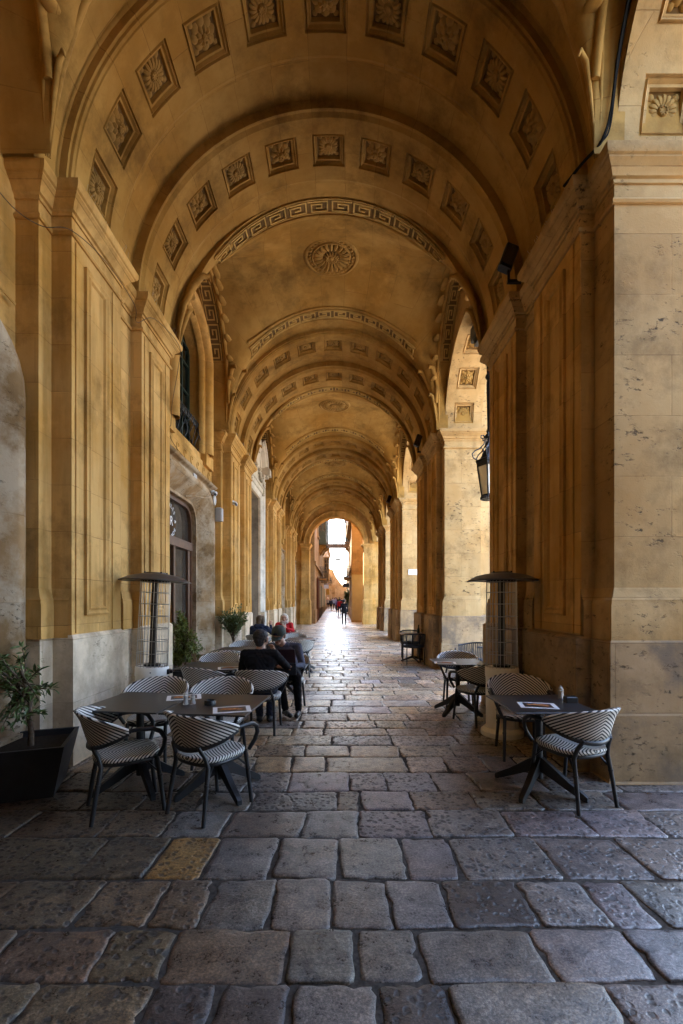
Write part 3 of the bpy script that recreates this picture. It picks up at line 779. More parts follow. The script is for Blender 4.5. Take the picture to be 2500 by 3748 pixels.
for s_ in (-1, 1):
    x0 = XC + s_ * RE; m = MB()
    pth = [(x0 + s_ * .55, EY), (x0 + s_ * .55, EY - .12), (x0 - s_ * .005, EY - .12), (x0 - s_ * .005, EY + 1.0)]
    if s_ > 0: pth = list(reversed(pth))
    m.sweep(pth if s_ < 0 else pth, cap_prof(ZE)); m.sweep(pth, [(0, 1.2), (0, ZE - .43)]); m.sweep(pth, BASE); m.sweep(pth, [(.08, 1.27), (.09, 0)])
    m.build("end_pilaster", M['stone'], o, 35)

# ------------------------------------------------------------------ ground
def gz(y): return 0 if y < 33 else (y - 33) * .012
def pave():
    rnd = random.Random(11); V, F, T, K = [], [], [], []
    def stone_at(x0, x1, y0, y1, tint, pit, near, sk=0):
        o = len(V); n = 8 if near else 2
        g = .001 + rnd.random() * (.005 if near else .003)
        x0 += g; x1 -= g; y0 += g; y1 -= g
        c = [(x0 + rnd.uniform(-1, 1) * .012, y0 + rnd.uniform(-1, 1) * .012), (x1 + rnd.uniform(-1, 1) * .012, y0 + rnd.uniform(-1, 1) * .012), (x1 + rnd.uniform(-1, 1) * .012, y1 + rnd.uniform(-1, 1) * .012), (x0 + rnd.uniform(-1, 1) * .012, y1 + rnd.uniform(-1, 1) * .012)]
        if not near: c = [(x0, y0), (x1, y0), (x1, y1), (x0, y1)]
        c = [(x + sk * (y - (y0 + y1) / 2), y) for x, y in c]
        cx = sum(p[0] for p in c) / 4; cy = sum(p[1] for p in c) / 4
        loop = []
        rc = .10
        for i in range(4):
            ph1, ph2 = rnd.random() * 6, rnd.random() * 6
            a, b = Vector(c[i]), Vector(c[(i + 1) % 4]); L = (b - a).length; e = min(.25, (.014 + rnd.random() * .014) / L)
            for k in range(n + 1):
                t = e + (1 - 2 * e) * k / n; p = a.lerp(b, t)
                nrm = Vector(((b - a).y, -(b - a).x)).normalized()
                if near: p = p + nrm * (.0045 * sin(t * 5 + ph1) + .0035 * sin(t * 13 + ph2) - .003 + rnd.uniform(-.0025, .0015) - (rnd.uniform(.006, .018) if rnd.random() < .05 else 0))
                loop.append(p)
        zt = rnd.uniform(-.005, .005) + gz(cy); tx, ty = rnd.uniform(-.012, .012), rnd.uniform(-.012, .012); dome = rnd.uniform(.0, .008)
        N = len(loop)
        specs = [(0, -.035), (0, -.007), (.007, -.001), (.03, .001)] if near else [(0, -.02), (.004, 0)]
        for ins, dz in specs:
            for p in loop:
                q = p.lerp(Vector((cx, cy)), ins / max(.05, (p - Vector((cx, cy))).length))
                V.append((q.x, q.y, zt + dz + tx * (q.x - cx) + ty * (q.y - cy)))
        V.append((cx, cy, zt + .001 + dome * .2))
        for r in range(len(specs) - 1):
            for i in range(N):
                j = (i + 1) % N; F.append((o + r * N + i, o + r * N + j, o + (r + 1) * N + j, o + (r + 1) * N + i))
        t0 = o + (len(specs) - 1) * N
        for i in range(N): F.append((t0 + i, t0 + (i + 1) % N, o + len(specs) * N))
        cnt = len(V) - o; T.extend([tint] * cnt); K.extend([pit] * cnt)
    GREY, BRN, OCH, LIL, DRK = (.138, .129, .122), (.110, .085, .062), (.145, .108, .066), (.150, .139, .145), (.06, .055, .055)  # slab tones lowered to paint in a dim foreground
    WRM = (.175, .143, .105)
    def tintof(c): 
        f = rnd.uniform(.8, 1.2); return tuple(x * f * rnd.uniform(.96, 1.04) for x in c)
    def X(px, Z): return (px - 778) * Z / 1045
    # rows measured from the photograph (joint positions, tone with foreground dimness painted in, tooth-chiselled or smooth)
    rows = [(1.62, 1.93, [-180, 35, 325, 483, 662, 868, 1042, 1435, 1700], "BBDDGDGGG", "111001011"),
            (1.93, 2.25, [-190, 0, 232, 385, 664, 816, 969, 1245, 1470, 1760], "BBBBGGGLL", "011000000"),
            (2.25, 2.65, [-200, -10, 205, 365, 478, 623, 760, 890, 1022, 1210, 1370, 1472, 1720], "BBBBGGGLDLLG", "111100001111"),
            (2.65, 3.12, [-250, -60, 215, 365, 487, 633, 778, 928, 1043, 1258, 1455, 1700], "BBBOGGGLLLL", "11110000111"),
            (3.12, 3.52, [-150, 60, 250, 390, 520, 700, 822, 985, 1165, 1345, 1500, 1700], "BBBGGGLLLLL", "11100011111"),
            (3.52, 3.87, [0, 200, 330, 460, 580, 775, 826, 945, 1090, 1235, 1410, 1600], "BBBGLBLBGGL", "11101101110"),
            (3.87, 4.31, [150, 280, 430, 570, 665, 803, 885, 995, 1085, 1240, 1400, 1600], "BBGLLLLLLGG", "10110110011")]
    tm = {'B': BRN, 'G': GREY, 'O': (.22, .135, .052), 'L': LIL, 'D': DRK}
    for y0, y1, js, ts, ps in rows:
        zm = (y0 + y1) / 2; js2 = [X(j, zm) for j in js]
        while js2[0] > -3.0: js2.insert(0, js2[0] - .5); ts = 'B' + ts; ps = '1' + ps
        while js2[-1] < 3.3: js2.append(js2[-1] + .5); ts += 'L'; ps += '1'
        for a, b, t, p in zip(js2, js2[1:], ts, ps):
            if b < -3.05 or a > 3.4: continue
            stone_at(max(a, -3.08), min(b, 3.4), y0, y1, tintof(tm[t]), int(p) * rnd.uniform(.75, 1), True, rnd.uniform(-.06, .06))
    y = 1.62
    while y > -6.2:
        h = rnd.uniform(.35, .5); x = -3.08
        while x < 3.4:
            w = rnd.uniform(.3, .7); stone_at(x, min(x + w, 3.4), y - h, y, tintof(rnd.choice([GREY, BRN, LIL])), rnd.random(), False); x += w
        y -= h
    def bright(y): return 1.85 + 1.15 * min(1, max(0, (y - 4.3) / 3))  # lightens slabs with distance, painting in brighter light further along the walk
    y = 4.31
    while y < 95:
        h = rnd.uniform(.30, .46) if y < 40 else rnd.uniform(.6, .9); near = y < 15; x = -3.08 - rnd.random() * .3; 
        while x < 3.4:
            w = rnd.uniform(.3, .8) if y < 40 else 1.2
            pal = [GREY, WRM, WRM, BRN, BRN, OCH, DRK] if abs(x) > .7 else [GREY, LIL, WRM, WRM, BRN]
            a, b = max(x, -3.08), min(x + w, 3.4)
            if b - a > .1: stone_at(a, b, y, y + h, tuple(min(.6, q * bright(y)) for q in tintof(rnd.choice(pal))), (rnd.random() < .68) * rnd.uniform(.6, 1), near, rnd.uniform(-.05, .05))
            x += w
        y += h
    me = bpy.data.meshes.new("pavement"); me.from_pydata(V, [], F)
    a = me.color_attributes.new("stone_tint", 'FLOAT_COLOR', 'POINT'); a.data.foreach_set("color", np.array([(*t, 1) for t in T], dtype=np.float32).ravel())
    b = me.attributes.new("stone_kind", 'FLOAT', 'POINT'); b.data.foreach_set("value", np.array(K, dtype=np.float32))
    bm = bmesh.new(); bm.from_mesh(me); bmesh.ops.recalc_face_normals(bm, faces=bm.faces); bm.to_mesh(me); bm.free()
    me.polygons.foreach_set("use_smooth", [True] * len(me.polygons)); me.set_sharp_from_angle(angle=radians(50))
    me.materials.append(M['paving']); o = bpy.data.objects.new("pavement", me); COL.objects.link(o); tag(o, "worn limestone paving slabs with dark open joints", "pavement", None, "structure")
pave()
m = MB()
m.loft([[(-3.6, y, gz(y) + z), (3.6, y, gz(y) + z)] for y, z in ((-7, -.009), (33, -.009), (100, -.009))], closed=False)
tag(m.build("ground_bed", M['joint']), kind="structure")
m = MB(); m.loft([[(-1500, y, -.06), (1500, y, -.06)] for y in (-1500, 1500)], closed=False)
tag(m.build("ground", M['plaza']), kind="structure")
m = MB(); m.box(3.41, 90, -60, 60, -.3, -.012); tag(m.build("plaza", M['plaza']), kind="structure")
m = MB()
for k in range(26): m.bbox(3.42, 3.95, -6 + k * 1.5, -4.515 + k * 1.5, -.1, .012, .008)
tag(m.build("kerb_strip", M['kerb']), kind="structure")

# ------------------------------------------------------------------ cafe furniture
def uv_build(m, name, mat, parent, uvs, smooth=180):
    me = bpy.data.meshes.new(name); me.from_pydata(m.v, [], m.f)
    bm = bmesh.new(); bm.from_mesh(me); bmesh.ops.recalc_face_normals(bm, faces=bm.faces); bm.to_mesh(me); bm.free()
    ly = me.uv_layers.new(name="UVMap")
    vi = np.empty(len(me.loops), dtype=np.int32); me.loops.foreach_get("vertex_index", vi)
    ly.data.foreach_set("uv", np.array(uvs, dtype=np.float32)[vi].ravel())
    me.polygons.foreach_set("use_smooth", [True] * len(me.polygons)); me.materials.append(mat)
    o = bpy.data.objects.new(name, me); COL.objects.link(o); o.parent = parent; return o

def make_chair():
    root = empty("bistro_chair")
    # woven barrel back, lens shaped, wrapping round the sitter
    def plan(t):
        ph = radians(80) * t; c80 = 1 - cos(radians(80))
        return .285 * sin(ph) / sin(radians(80)), -.255 + .24 * (1 - cos(ph)) / c80, ph
    def zb(t): return .535 + .125 * t * t
    def zt(t): return .79 - .105 * abs(t) ** 2.3
    def pt(t, z, off):
        x, y, ph = plan(t); k = (z - .535) / .255; n = Vector((sin(ph) * .8, -cos(ph), 0)).normalized()
        d = .075 * k * (1 - .5 * t * t) + off
        return (x + n.x * d, y + n.y * d, z)
    m = MB(); uvs = []; rings = []; NT = 30
    for i in range(NT + 1):
        t = -1 + 2 * i / NT; a, b = zb(t), zt(t); ring = []
        fr = [0, .25, .5, .75, .92]
        for f in fr: ring.append((a + (b - a) * f, -.008))
        ring += [(b + .008, -.002), (b + .013, .012), (b + .004, .026), (b - .012, .022)]
        for f in (.75, .5, .25, 0): ring.append((a + (b - a) * f, .010))
        rings.append([pt(t, z, o) for z, o in ring]); uvs += [(t * .40, z) for z, o in ring]
    m.loft(rings, True, True); uv_build(m, "backrest", M['weave'], root, uvs)
    f = MB(); f.tube([pt(-1 + 2 * i / 24, zb(-1 + 2 * i / 24) - .008, .004) for i in range(25)], [.012 + .012 * (1 - abs(-1 + 2 * i / 24)) for i in range(25)], 8)
    f.build("back_frame", M['black'], root, 60)
    def outline(i, n=28, r=.232):
        a = 2 * pi * i / n; c, s_ = cos(a), sin(a); e = .72
        return r * (abs(c) ** e) * (1 if c > 0 else -1), r * (abs(s_) ** e) * (1 if s_ > 0 else -1) * 1.0
    m = MB(); uvs = []; rings = []
    for sc, z in ((.93, .425), (1.0, .432), (1.02, .446), (.99, .460), (.9, .463), (.6, .455), (.3, .450), (.04, .448)):
        ring = [(outline(i)[0] * sc, outline(i)[1] * sc, z) for i in range(28)]; rings.append(ring); uvs += [(x, y + (.463 - z) * .8) for x, y, z in ring]
    m.loft(rings, True, True); uv_build(m, "seat", M['weave'], root, uvs)
    f = MB(); f.tube([(outline(i)[0] * .93, outline(i)[1] * .93, .415) for i in range(29)], .016, 7, False); f.build("seat_frame", M['black'], root, 60)
    for sx in (-1, 1):
        l = MB(); l.tube([(sx * .200, -.255, 0), (sx * .190, -.225, .2), (sx * .178, -.19, .40), (sx * .165, -.205, .47), (sx * .140, -.245, .555)], [.0155, .0165, .0175, .016, .016], 9)
        l.tube([(sx * .186, -.213, .27), (sx * .186, -.211, .285)], .0195, 9)
        l.tube([(sx * .183, -.206, .30), (sx * .155, -.13, .38), (sx * .13, -.06, .415)], .008, 6); l.build("leg", M['black'], root, 60)
        l = MB(); l.tube([(sx * .195, .245, 0), (sx * .187, .222, .2), (sx * .182, .195, .40), (sx * .183, .185, .43)], [.0155, .0165, .0175, .0175], 9)
        l.tube([(sx * .186, .214, .27), (sx * .186, .212, .285)], .0195, 9)
        l.tube([(sx * .184, .208, .30), (sx * .16, .13, .38), (sx * .14, .06, .415)], .008, 6); l.build("leg", M['black'], root, 60)
        a = MB(); a.tube([(sx * .290, -.03, .668), (sx * .302, .05, .676), (sx * .300, .14, .670), (sx * .288, .20, .638), (sx * .268, .235, .58), (sx * .240, .235, .51), (sx * .205, .205, .435)], [.013, .017, .0175, .0175, .017, .017, .016], 9)
        a.tube([(sx * .291, -.02, .669), (sx * .293, -.005, .671)], .020, 9); a.build("armrest", M['black'], root, 60)
    return root
CG = "striped bistro chairs along the arcade"
chairs = [  # x, y, facing azimuth (deg from +x), label
    (-1.66, 3.56, 31.5, "striped bistro chair nearest the dark potted olive, turned towards the far wall"),
    (-1.00, 3.565, 58, "striped bistro chair with its back to the viewer under the double table's menu end"),
    (1.90, 3.73, 111, "striped bistro chair in front of the single table beside the pitted pier"),
    (1.90, 4.78, 259, "brownish striped chair between the single front table and the cream heater base"),
    (-1.87, 4.60, 272, "striped chair behind the double table, close to the white heater's drum"),
    (-1.20, 4.58, 268, "striped chair behind the double table, right behind the pepper mill and ashtray"),
    (-1.70, 5.90, 62, "striped chair beside the dark door planter, its back turned to the double table"),
    (-.96, 5.70, 88, "striped chair occupied by the person in the black jumper"),
    (-.76, 6.80, 262, "striped chair occupied by the person in the cap"),
    (-1.86, 7.02, 268, "pale striped chair facing the viewer behind the black jumper's table, by the door surround"),
    (-1.84, 7.86, 75, "striped chair half hidden behind the chair beside the door surround"),
    (-1.90, 9.12, 270, "small striped chair below the round potted olive tree"),
    (-1.12, 8.95, 268, "striped chair just behind the shoulder of the person in the cap"),
    (-.86, 9.80, 100, "striped chair at the walkway's edge with an open arm, past the person in the cap"),
    (-1.10, 11.25, 270, "small pale striped chair between the walkway table and the person in red"),
    (-1.98, 11.35, 80, "striped chair under the person in dark blue"),
    (-1.52, 13.05, 270, "striped chair under the person in red"),
    (1.86, 7.10, 262, "striped chair facing the viewer behind the small table by the open arch"),
    (1.84, 6.08, 111, "striped chair half hidden by the cream patio heater"),
]
proto = None
for x, y, az, lb in chairs:
    c = proto if proto is None else copy_tree(proto)
    if c is None: c = proto = make_chair()
    c.location = (x, y, .004); c.rotation_euler = (0, 0, radians(az - 90)); tag(c, lb, "chair", CG)

def make_table(sx, sy):
    r = empty("cafe_table"); m = MB(); m.bbox(-sx / 2, sx / 2, -sy / 2, sy / 2, .728, .74, .003); m.build("tabletop", M['tabletop'], r)
    m = MB(); m.lathe([(.032, .10), (.032, .70), (.05, .705), (.10, .715), (.10, .727)], 16); m.build("column", M['black'], r, 40)
    for k in range(4):
        a = pi / 4 + k * pi / 2; l = MB(); c, s_ = cos(a), sin(a)
        def q(d, w, z): return (d * c - w * s_, d * s_ + w * c, z)
        l.loft([[q(d, -w, z0), q(d, w, z0), q(d, w, z1), q(d, -w, z1)] for d, w, z0, z1 in ((.02, .024, .16, .29), (.10, .024, .13, .235), (.25, .022, .055, .125), (.36, .02, .004, .06), (.385, .018, .004, .04))], True, True)
        l.build("leg", M['black'], r)
    return r
TG = "black cafe tables along the arcade"
tables = [(-1.735, 3.975, -6.5, .70, .76, "black table end nearest the potted olive, half of the double table"),
          (-1.02, 3.89, -6.5, .70, .76, "black table end nearest the walkway, half of the double table with mill and ashtray"),
          (1.715, 3.905, 1.5, .68, .68, "single black table by the pitted pier with one menu card"),
          (-1.72, 6.15, -4, .80, .74, "black table beside the person in the black jumper, near the glass door"),
          (-1.78, 8.28, -3, .86, .76, "black table in front of the round potted olive tree"),
          (-.98, 8.05, -3, .60, .60, "narrow black table with a menu at the cap wearer's side"),
          (-.86, 10.5, -3, .70, .72, "black table at the walkway's edge in front of the open armed chair"),
          (-1.46, 12.3, -2, .78, .70, "black table where the person in red sits"),
          (1.72, 6.58, 0, .70, .68, "small black table beside the open arch, partly behind the cream heater")]
tp = {}
for x, y, a, sx, sy, lb in tables:
    k = (sx, sy)
    t = make_table(sx, sy) if k not in tp else copy_tree(tp[k]); tp.setdefault(k, t)
    t.location = (x, y, .004); t.rotation_euler = (0, 0, radians(a)); tag(t, lb, "table", TG)

def make_menu():
    r = empty("menu_card"); m = MB(); m.box(-.105, .105, -.148, .148, 0, .003); m.build("card", M['paper'], r)
    m = MB(); m.box(-.078, .078, -.112, .112, .003, .0036); m.build("print", M['photo'], r)
    m = MB()
    for k, (a, b) in enumerate((((-.02, -.09), (.01, .02)), ((-.045, -.07), (0, .03)), ((.005, -.09), (.015, .03)), ((-.03, -.08), (.005, .05)))):
        m.tube([(a[0], a[1], .0036), ((a[0] + b[0]) / 2 + .006, (a[1] + b[1]) / 2, .0038), (b[0], b[1], .0038)], [.003, .006, .008], 5)
    m.ell((.012, .06, .0038), (.013, .028, .0012), 8, 5)
    m.build("printed_hand", M['print_tan'], r); return r
mp_ = None
for x, y, a, lb in [(-1.40, 4.12, -72, "menu card with white border beside the pepper mill, at the double table's back edge"),
                    (-.86, 3.66, -75, "menu card with white border at the walkway end of the double table's front edge"),
                    (1.66, 3.80, 78, "menu card with dark print on the single table by the pier"),
                    (-1.42, 5.92, -75, "menu card on the table beside the black jumper"),
                    (-.95, 7.92, -70, "menu card on the narrow table beside the cap wearer"),
                    (-.66, 10.4, -70, "small menu card on the table at the walkway's edge"),
                    (1.50, 6.42, 80, "small menu card on the table by the open arch")]:
    c = make_menu() if mp_ is None else copy_tree(mp_); mp_ = mp_ or c
    c.location = (x, y, .7455); c.rotation_euler = (0, 0, radians(a)); tag(c, lb, "menu", "menu cards on the cafe tables")

def mill(loc, rz, lb):
    r = empty("condiment_set", loc, rz, lb, "condiments", "pepper mills and salt sets on the tables")
    for dx, h, nm in ((-.027, .105, "pepper_mill"), (.03, .085, "salt_shaker")):
        m = MB(); m.lathe([(.0, 0), (.024, 0), (.025, .01), (.021, .03), (.019, h * .5), (.023, h * .62), (.024, h * .7), (.015, h * .76), (.02, h * .84), (.018, h * .95), (.004, h)], 14, (dx, 0, 0), caps=False)
        o = m.build(nm, M['mill'], r, 60)
        m = MB(); m.lathe([(.0, .004), (.016, .004), (.014, h * .45), (.0, h * .45)], 10, (dx, 0, 0), caps=False); m.build("filling", M['bark'], o, 60)
        m = MB(); m.lathe([(.007, h), (.009, h + .008), (.002, h + .014)], 8, (dx, 0, 0)); m.build("knob", M['steel'], o, 60)
mill((-1.27, 3.86, .745), .2, "clear acrylic pepper mill and salt shaker standing on the double table")
mill((2.00, 4.10, .745), 1.0, "small pepper mill and salt on the single table's wall corner")
mill((-1.50, 12.3, .745), .3, "glass cruet on the table of the person in red")
m = MB(); m.lathe([(.0, .006), (.03, .006), (.034, .012), (.036, .034), (.046, .036), (.05, .03), (.05, 0), (0, 0)], 22, caps=False)
for k in range(3): m.box(.034, .05, -.008, .008, .034, .037, lambda x, y, z, k=k: (x * cos(k * 2.1) - y * sin(k * 2.1), x * sin(k * 2.1) + y * cos(k * 2.1), z))
a = m.build("ashtray", M['black'], None, 40); a.location = (-1.09, 3.855, .745); tag(a, "round black ashtray beside the pepper mill on the double table", "ashtray")
m = MB(); m.bbox(-.05, .05, -.035, .035, 0, .05, .006); m.box(-.035, .035, -.004, .004, .05, .056)
a = m.build("napkin_box", M['black'], None); a.location = (2.0, 4.02 - .09, .745); tag(a, "small black napkin holder beside the salt on the single table", "napkin holder")

# ---- patio heaters
def make_heater():
    r = empty("patio_heater")
    m = MB(); m.lathe([(.0, .0), (.245, 0), (.250, .02), (.247, .055), (.225, .075), (.205, .095), (.0, .095)], 40, caps=False)
    for k in range(9): m.lathe([(.008, 0), (.008, .003)], 6, (0, 0, 0), lambda x, y, z, k=k: (.2485 * cos(-2.3 + k * .09) + z * cos(-2.3 + k * .09), .2485 * sin(-2.3 + k * .09) + x, .035 + y))
    m.build("base", M['heater_white'], r, 30)
    m = MB(); m.lathe([(.0, .09), (.188, .09), (.188, .70), (.194, .702), (.196, .71), (.196, .80), (.190, .815), (.15, .82), (.0, .82)], 44, caps=False)
    d = m.build("drum", M['heater_white'], r, 30)
    m = MB()
    for a in (-2.1, -1.2): m.box(.1885, .1895, -.001, .001, .12, .70, lambda x, y, z, a=a: (x * cos(a) - y * sin(a), x * sin(a) + y * cos(a), z))
    for a, z0 in ((-2.4, .22), (-2.05, .23)): m.box(.1885, .1905, -.008, .008, z0, z0 + .06, lambda x, y, z, a=a: (x * cos(a) - y * sin(a), x * sin(a) + y * cos(a), z))
    m.ell((.197 * cos(-1.7), .197 * sin(-1.7), .76), (.008, .008, .008), 8, 6)
    m.build("vent_slot", M['iron'], d)
    m = MB(); m.bbox(-.045, .045, -.02, .02, -.03, .03, .006, lambda x, y, z: (.20 * cos(-.35) + y * cos(-.35) - x * sin(-.35), .20 * sin(-.35) + y * sin(-.35) + x * cos(-.35), .755 + z))
    m.lathe([(.022, 0), (.024, .03), (.015, .035)], 12, (0, 0, 0), lambda x, y, z: ((.215 + z) * cos(-.35) - x * sin(-.35), (.215 + z) * sin(-.35) + x * cos(-.35), .755 + y))
    m.build("control_knob", M['black'], d, 40)
    m = MB(); n = 26
    for k in range(n):
        a = 2 * pi * k / n; c, s_ = cos(a), sin(a); m.tube([(.183 * c, .183 * s_, .815), (.172 * c, .172 * s_, 1.86)], .0036, 5, False)
    for z in (.83, .98, 1.13, 1.28, 1.43, 1.58, 1.72, 1.845):
        rr = .183 - (z - .815) / 1.045 * .011 + .002
        m.tube([(rr * cos(2 * pi * k / 36), rr * sin(2 * pi * k / 36), z) for k in range(37)], .0045, 5, False)
    m.build("wire_guard", M['steel'], r, 60)
    m = MB(); m.lathe([(.042, .82), (.042, 1.86)], 24, caps=False); m.build("burner_tube", M['burner'], r, 60)
    m = MB(); m.lathe([(.10, .82), (.10, .84), (.07, .85)], 24); m.lathe([(.17, 1.845), (.175, 1.87), (.10, 1.88)], 24); m.build("burner_collar", M['iron'], r, 40)
    m = MB(); n = 8; rings = []
    for rr, z in ((.12, 1.875), (.40, 1.868), (.412, 1.862), (.414, 1.872), (.30, 1.925), (.20, 1.945), (.12, 1.955), (.115, 1.968), (.02, 1.972)):
        ring = []
        for k in range(n * 4):
            a = 2 * pi * k / (n * 4); f = 1 + .035 * cos(a * n) * (rr / .4); ring.append((rr * f * cos(a), rr * f * sin(a), z - .012 * max(0, cos(a * 2 + .6)) * (rr / .4) ** 2))
        rings.append(ring)
    m.loft(rings, True, True); h = m.build("hood", M['hood'], r, 25)
    m = MB()
    for k in range(4): m.lathe([(.012, 0), (.012, .012), (.006, .02)], 8, (.14 * cos(k * pi / 2 + .4), .14 * sin(k * pi / 2 + .4), 1.955))
    m.build("wing_nut", M['iron'], h)
    return r
h1 = make_heater(); h1.location = (1.98, 5.52, .003); h1.rotation_euler = (0, radians(-.3), radians(10)); tag(h1, "cream patio heater beside the open side's pier, with flared base and grey hood", "patio heater", "patio heaters by the tables")
h2 = copy_tree(h1); h2.location = (-2.33, 5.60, .003); h2.rotation_euler = (radians(.3), radians(2.2), radians(24)); tag(h2, "white patio heater leaning slightly against the panelled wall near the glass door", "patio heater", "patio heaters by the tables")

# ---- potted olive trees
def planter_box(root, bw, tw, h, rz=0):
    m = MB(); c, s_ = cos(rz), sin(rz)
    def sq(w, z): return [(x * c - y * s_, x * s_ + y * c, z) for x, y in ((-w, -w), (w, -w), (w, w), (-w, w))]
    m.loft([sq(bw, 0), sq(tw, h), sq(tw - .03, h), sq(tw - .045, h - .06)], True, True); p = m.build("planter", M['planter'], root)
    m = MB(); m.loft([sq(tw - .047, h - .065), sq(tw - .05, h - .05)], True, True); m.build("soil", M['soil'], root)
def leaf(m, p, d, L, w, rnd):
    d = d.normalized(); s_ = d.cross(Vector((rnd.uniform(-1, 1), rnd.uniform(-1, 1), 1))).normalized(); n = s_.cross(d)
    q = lambda a, b, c: p + d * (L * a) + s_ * (w * b) + n * (w * c)
    m.add([q(0, 0, 0), q(.35, .5, .22), q(.45, 0, 0), q(.35, -.5, .22), q(.72, .38, .1), q(.72, -.38, .1), q(1, 0, -.25)], [(0, 2, 1), (0, 3, 2), (1, 2, 4), (3, 5, 2), (2, 6, 4), (2, 5, 6)])
def olive(loc, label, bw, tw, h, rz, trunk, crown_c, crown_r, nb, nl, L, w, mat, seed, lobes=None, prad=.012):
    rnd = random.Random(seed); r = empty("potted_olive_tree", loc, 0, label, "potted tree"); planter_box(r, bw, tw, h, rz)
    t = MB(); t.tube(trunk, [prad * (1.25 - .6 * i / (len(trunk) - 1)) for i in range(len(trunk))], 8)
    f = MB(); top = Vector(trunk[-1]); cc = [(Vector(c), Vector(q)) for c, q in (lobes or [(crown_c, crown_r)])]
    for b in range(nb):
        c, q = rnd.choice(cc)
        while True:
            u = Vector((rnd.uniform(-1, 1), rnd.uniform(-1, 1), rnd.uniform(-1, 1)))
            if .35 < u.length < 1: break
        e = c + Vector((u.x * q.x, u.y * q.y, u.z * q.z))
        k = rnd.randint(max(1, len(trunk) - 3), len(trunk) - 1); st = Vector(trunk[k]).lerp(Vector(trunk[k - 1]), rnd.random())
        mid = st.lerp(e, .5) + Vector((rnd.uniform(-1, 1), rnd.uniform(-1, 1), rnd.uniform(-.2, .6))) * .1 * (e - st).length
        pts = [st.lerp(mid, i / 3) for i in range(3)] + [mid.lerp(e, i / 4) for i in range(5)]
        t.tube(pts, [prad * .45 * (1 - .8 * i / 7) for i in range(8)], 5)
        dr = (e - mid).normalized()
        for i in range(nl):
            a = rnd.uniform(.30, 1.0); p = pts[0].lerp(mid, a * 2) if a < .5 else mid.lerp(e, a * 2 - 1)
            d = dr * rnd.uniform(.2, 1) + Vector((rnd.uniform(-1, 1), rnd.uniform(-1, 1), rnd.uniform(-.75, .8)))
            leaf(f, p, d, L * rnd.uniform(.65, 1.2), w * rnd.uniform(.8, 1.2), rnd)
    t.build("trunk", M['bark'], r, 60); f.build("crown", M[mat], r)
    return r
olive((-2.66, 3.90, 0), "dark square planter with a sparse dark-leaved olive at the picture's near corner, beside the plinth", .235, .33, .43, .35,
      [(.02, .0, .36), (.03, -.01, .52), (.0, .0, .66), (.02, .0, .78), (-.03, .0, .9), (-.06, 0, 1.02)], None, None, 30, 15, .085, .026, 'leaf', 5,
      [((-.16, -.02, 1.14), (.20, .2, .24)), ((.17, 0, .98), (.20, .22, .17)), ((-.22, .05, .92), (.18, .18, .18)), ((.02, -.06, .72), (.16, .14, .16)), ((-.08, -.08, .62), (.14, .1, .12))], .02)
olive((-2.62, 7.72, 0), "dark pot with a bushy light green olive in front of the glass door", .20, .25, .46, .1,
      [(0, 0, .42), (.02, 0, .6), (-.01, 0, .8), (.0, 0, 1.0), (-.02, 0, 1.15)], None, None, 95, 30, .075, .022, 'leaf_light', 8,
      [((0, 0, .98), (.27, .27, .24)), ((.03, .05, .75), (.30, .28, .20)), ((-.08, 0, 1.22), (.20, .2, .24)), ((-.14, 0, .64), (.16, .2, .14))], .012)
olive((-2.47, 10.62, 0), "slim olive standard with a round ball crown against the white plinth past the door", .17, .20, .40, .1,
      [(0, 0, .36), (.0, 0, .6), (.01, 0, .85), (.0, 0, 1.0), (.0, 0, 1.15)], None, None, 150, 24, .06, .018, 'leaf', 12,
      [((0, 0, 1.32), (.36, .36, .34)), ((-.14, 0, 1.16), (.28, .28, .22)), ((.14, 0, 1.18), (.26, .26, .22))], .011)

# ---- dark rope armchairs on the walkway's open side
def make_rope_chair():
    r = empty("rope_armchair"); m = MB(); n = 30; rail = []
    for i in range(n + 1):
        a = radians(-205 + 230 * i / n); rail.append((.29 * cos(a), .27 * sin(a) * 1.0, .73 + .05 * max(0, -sin(a))))
    m.tube(rail, .016, 7); m.build("top_rail", M['rope'], r, 60)
    m = MB(); low = [(x * .9, y * .9, .43) for x, y, z in rail]; m.tube(low, .014, 7)
    m.build("seat_frame", M['rope'], r, 60)
    m = MB()
    for (a, b, c), (d, e, f) in zip(rail, low):
        m.loft([[(d, e, f), (a, b, c)], [(d * 1.05 + .012 * -b / .3, e * 1.05 + .012 * a / .3, f), (a + .022 * -b / .3, b + .022 * a / .3, c)]], closed=False)
    m.build("rope_back", M['rope'], r)
    m = MB(); m.lathe([(.0, .42), (.24, .42), (.255, .44), (.25, .465), (.22, .48), (0, .475)], 22, caps=False); m.build("seat", M['rope'], r, 60)
    for sx in (-1, 1):
        for sy in (-1, 1):
            l = MB(); l.tube([(sx * .23, sy * .215, 0), (sx * .225, sy * .21, .44), (sx * .245, sy * .215, .68 if sy > 0 else .74)], .013, 7); l.build("leg", M['rope'], r, 60)
    return r
rc = None
for x, y, a, lb in [(1.93, 11.75, 95, "dark rope armchair, slatted back to the viewer, in front of the low table"),
                    (2.00, 12.75, 265, "dark rope armchair facing the viewer behind the low table"),
                    (2.62, 8.95, 205, "bluish black rope armchair out in the open arch behind the striped chair")]:
    c = make_rope_chair() if rc is None else copy_tree(rc); rc = rc or c
    c.location = (x, y, .004); c.rotation_euler = (0, 0, radians(a - 90)); tag(c, lb, "armchair", "dark rope armchairs on the open side")
t = empty("low_table", (1.98, 12.22, .003), 0, "small table with brown boarded top between the two rope armchairs", "table")
m = MB()
for k in range(5): m.bbox(-.33, .33, -.325 + k * .132, -.203 + k * .132, .72, .745, .004)
m.build("tabletop", M['bamboo_top'], t)
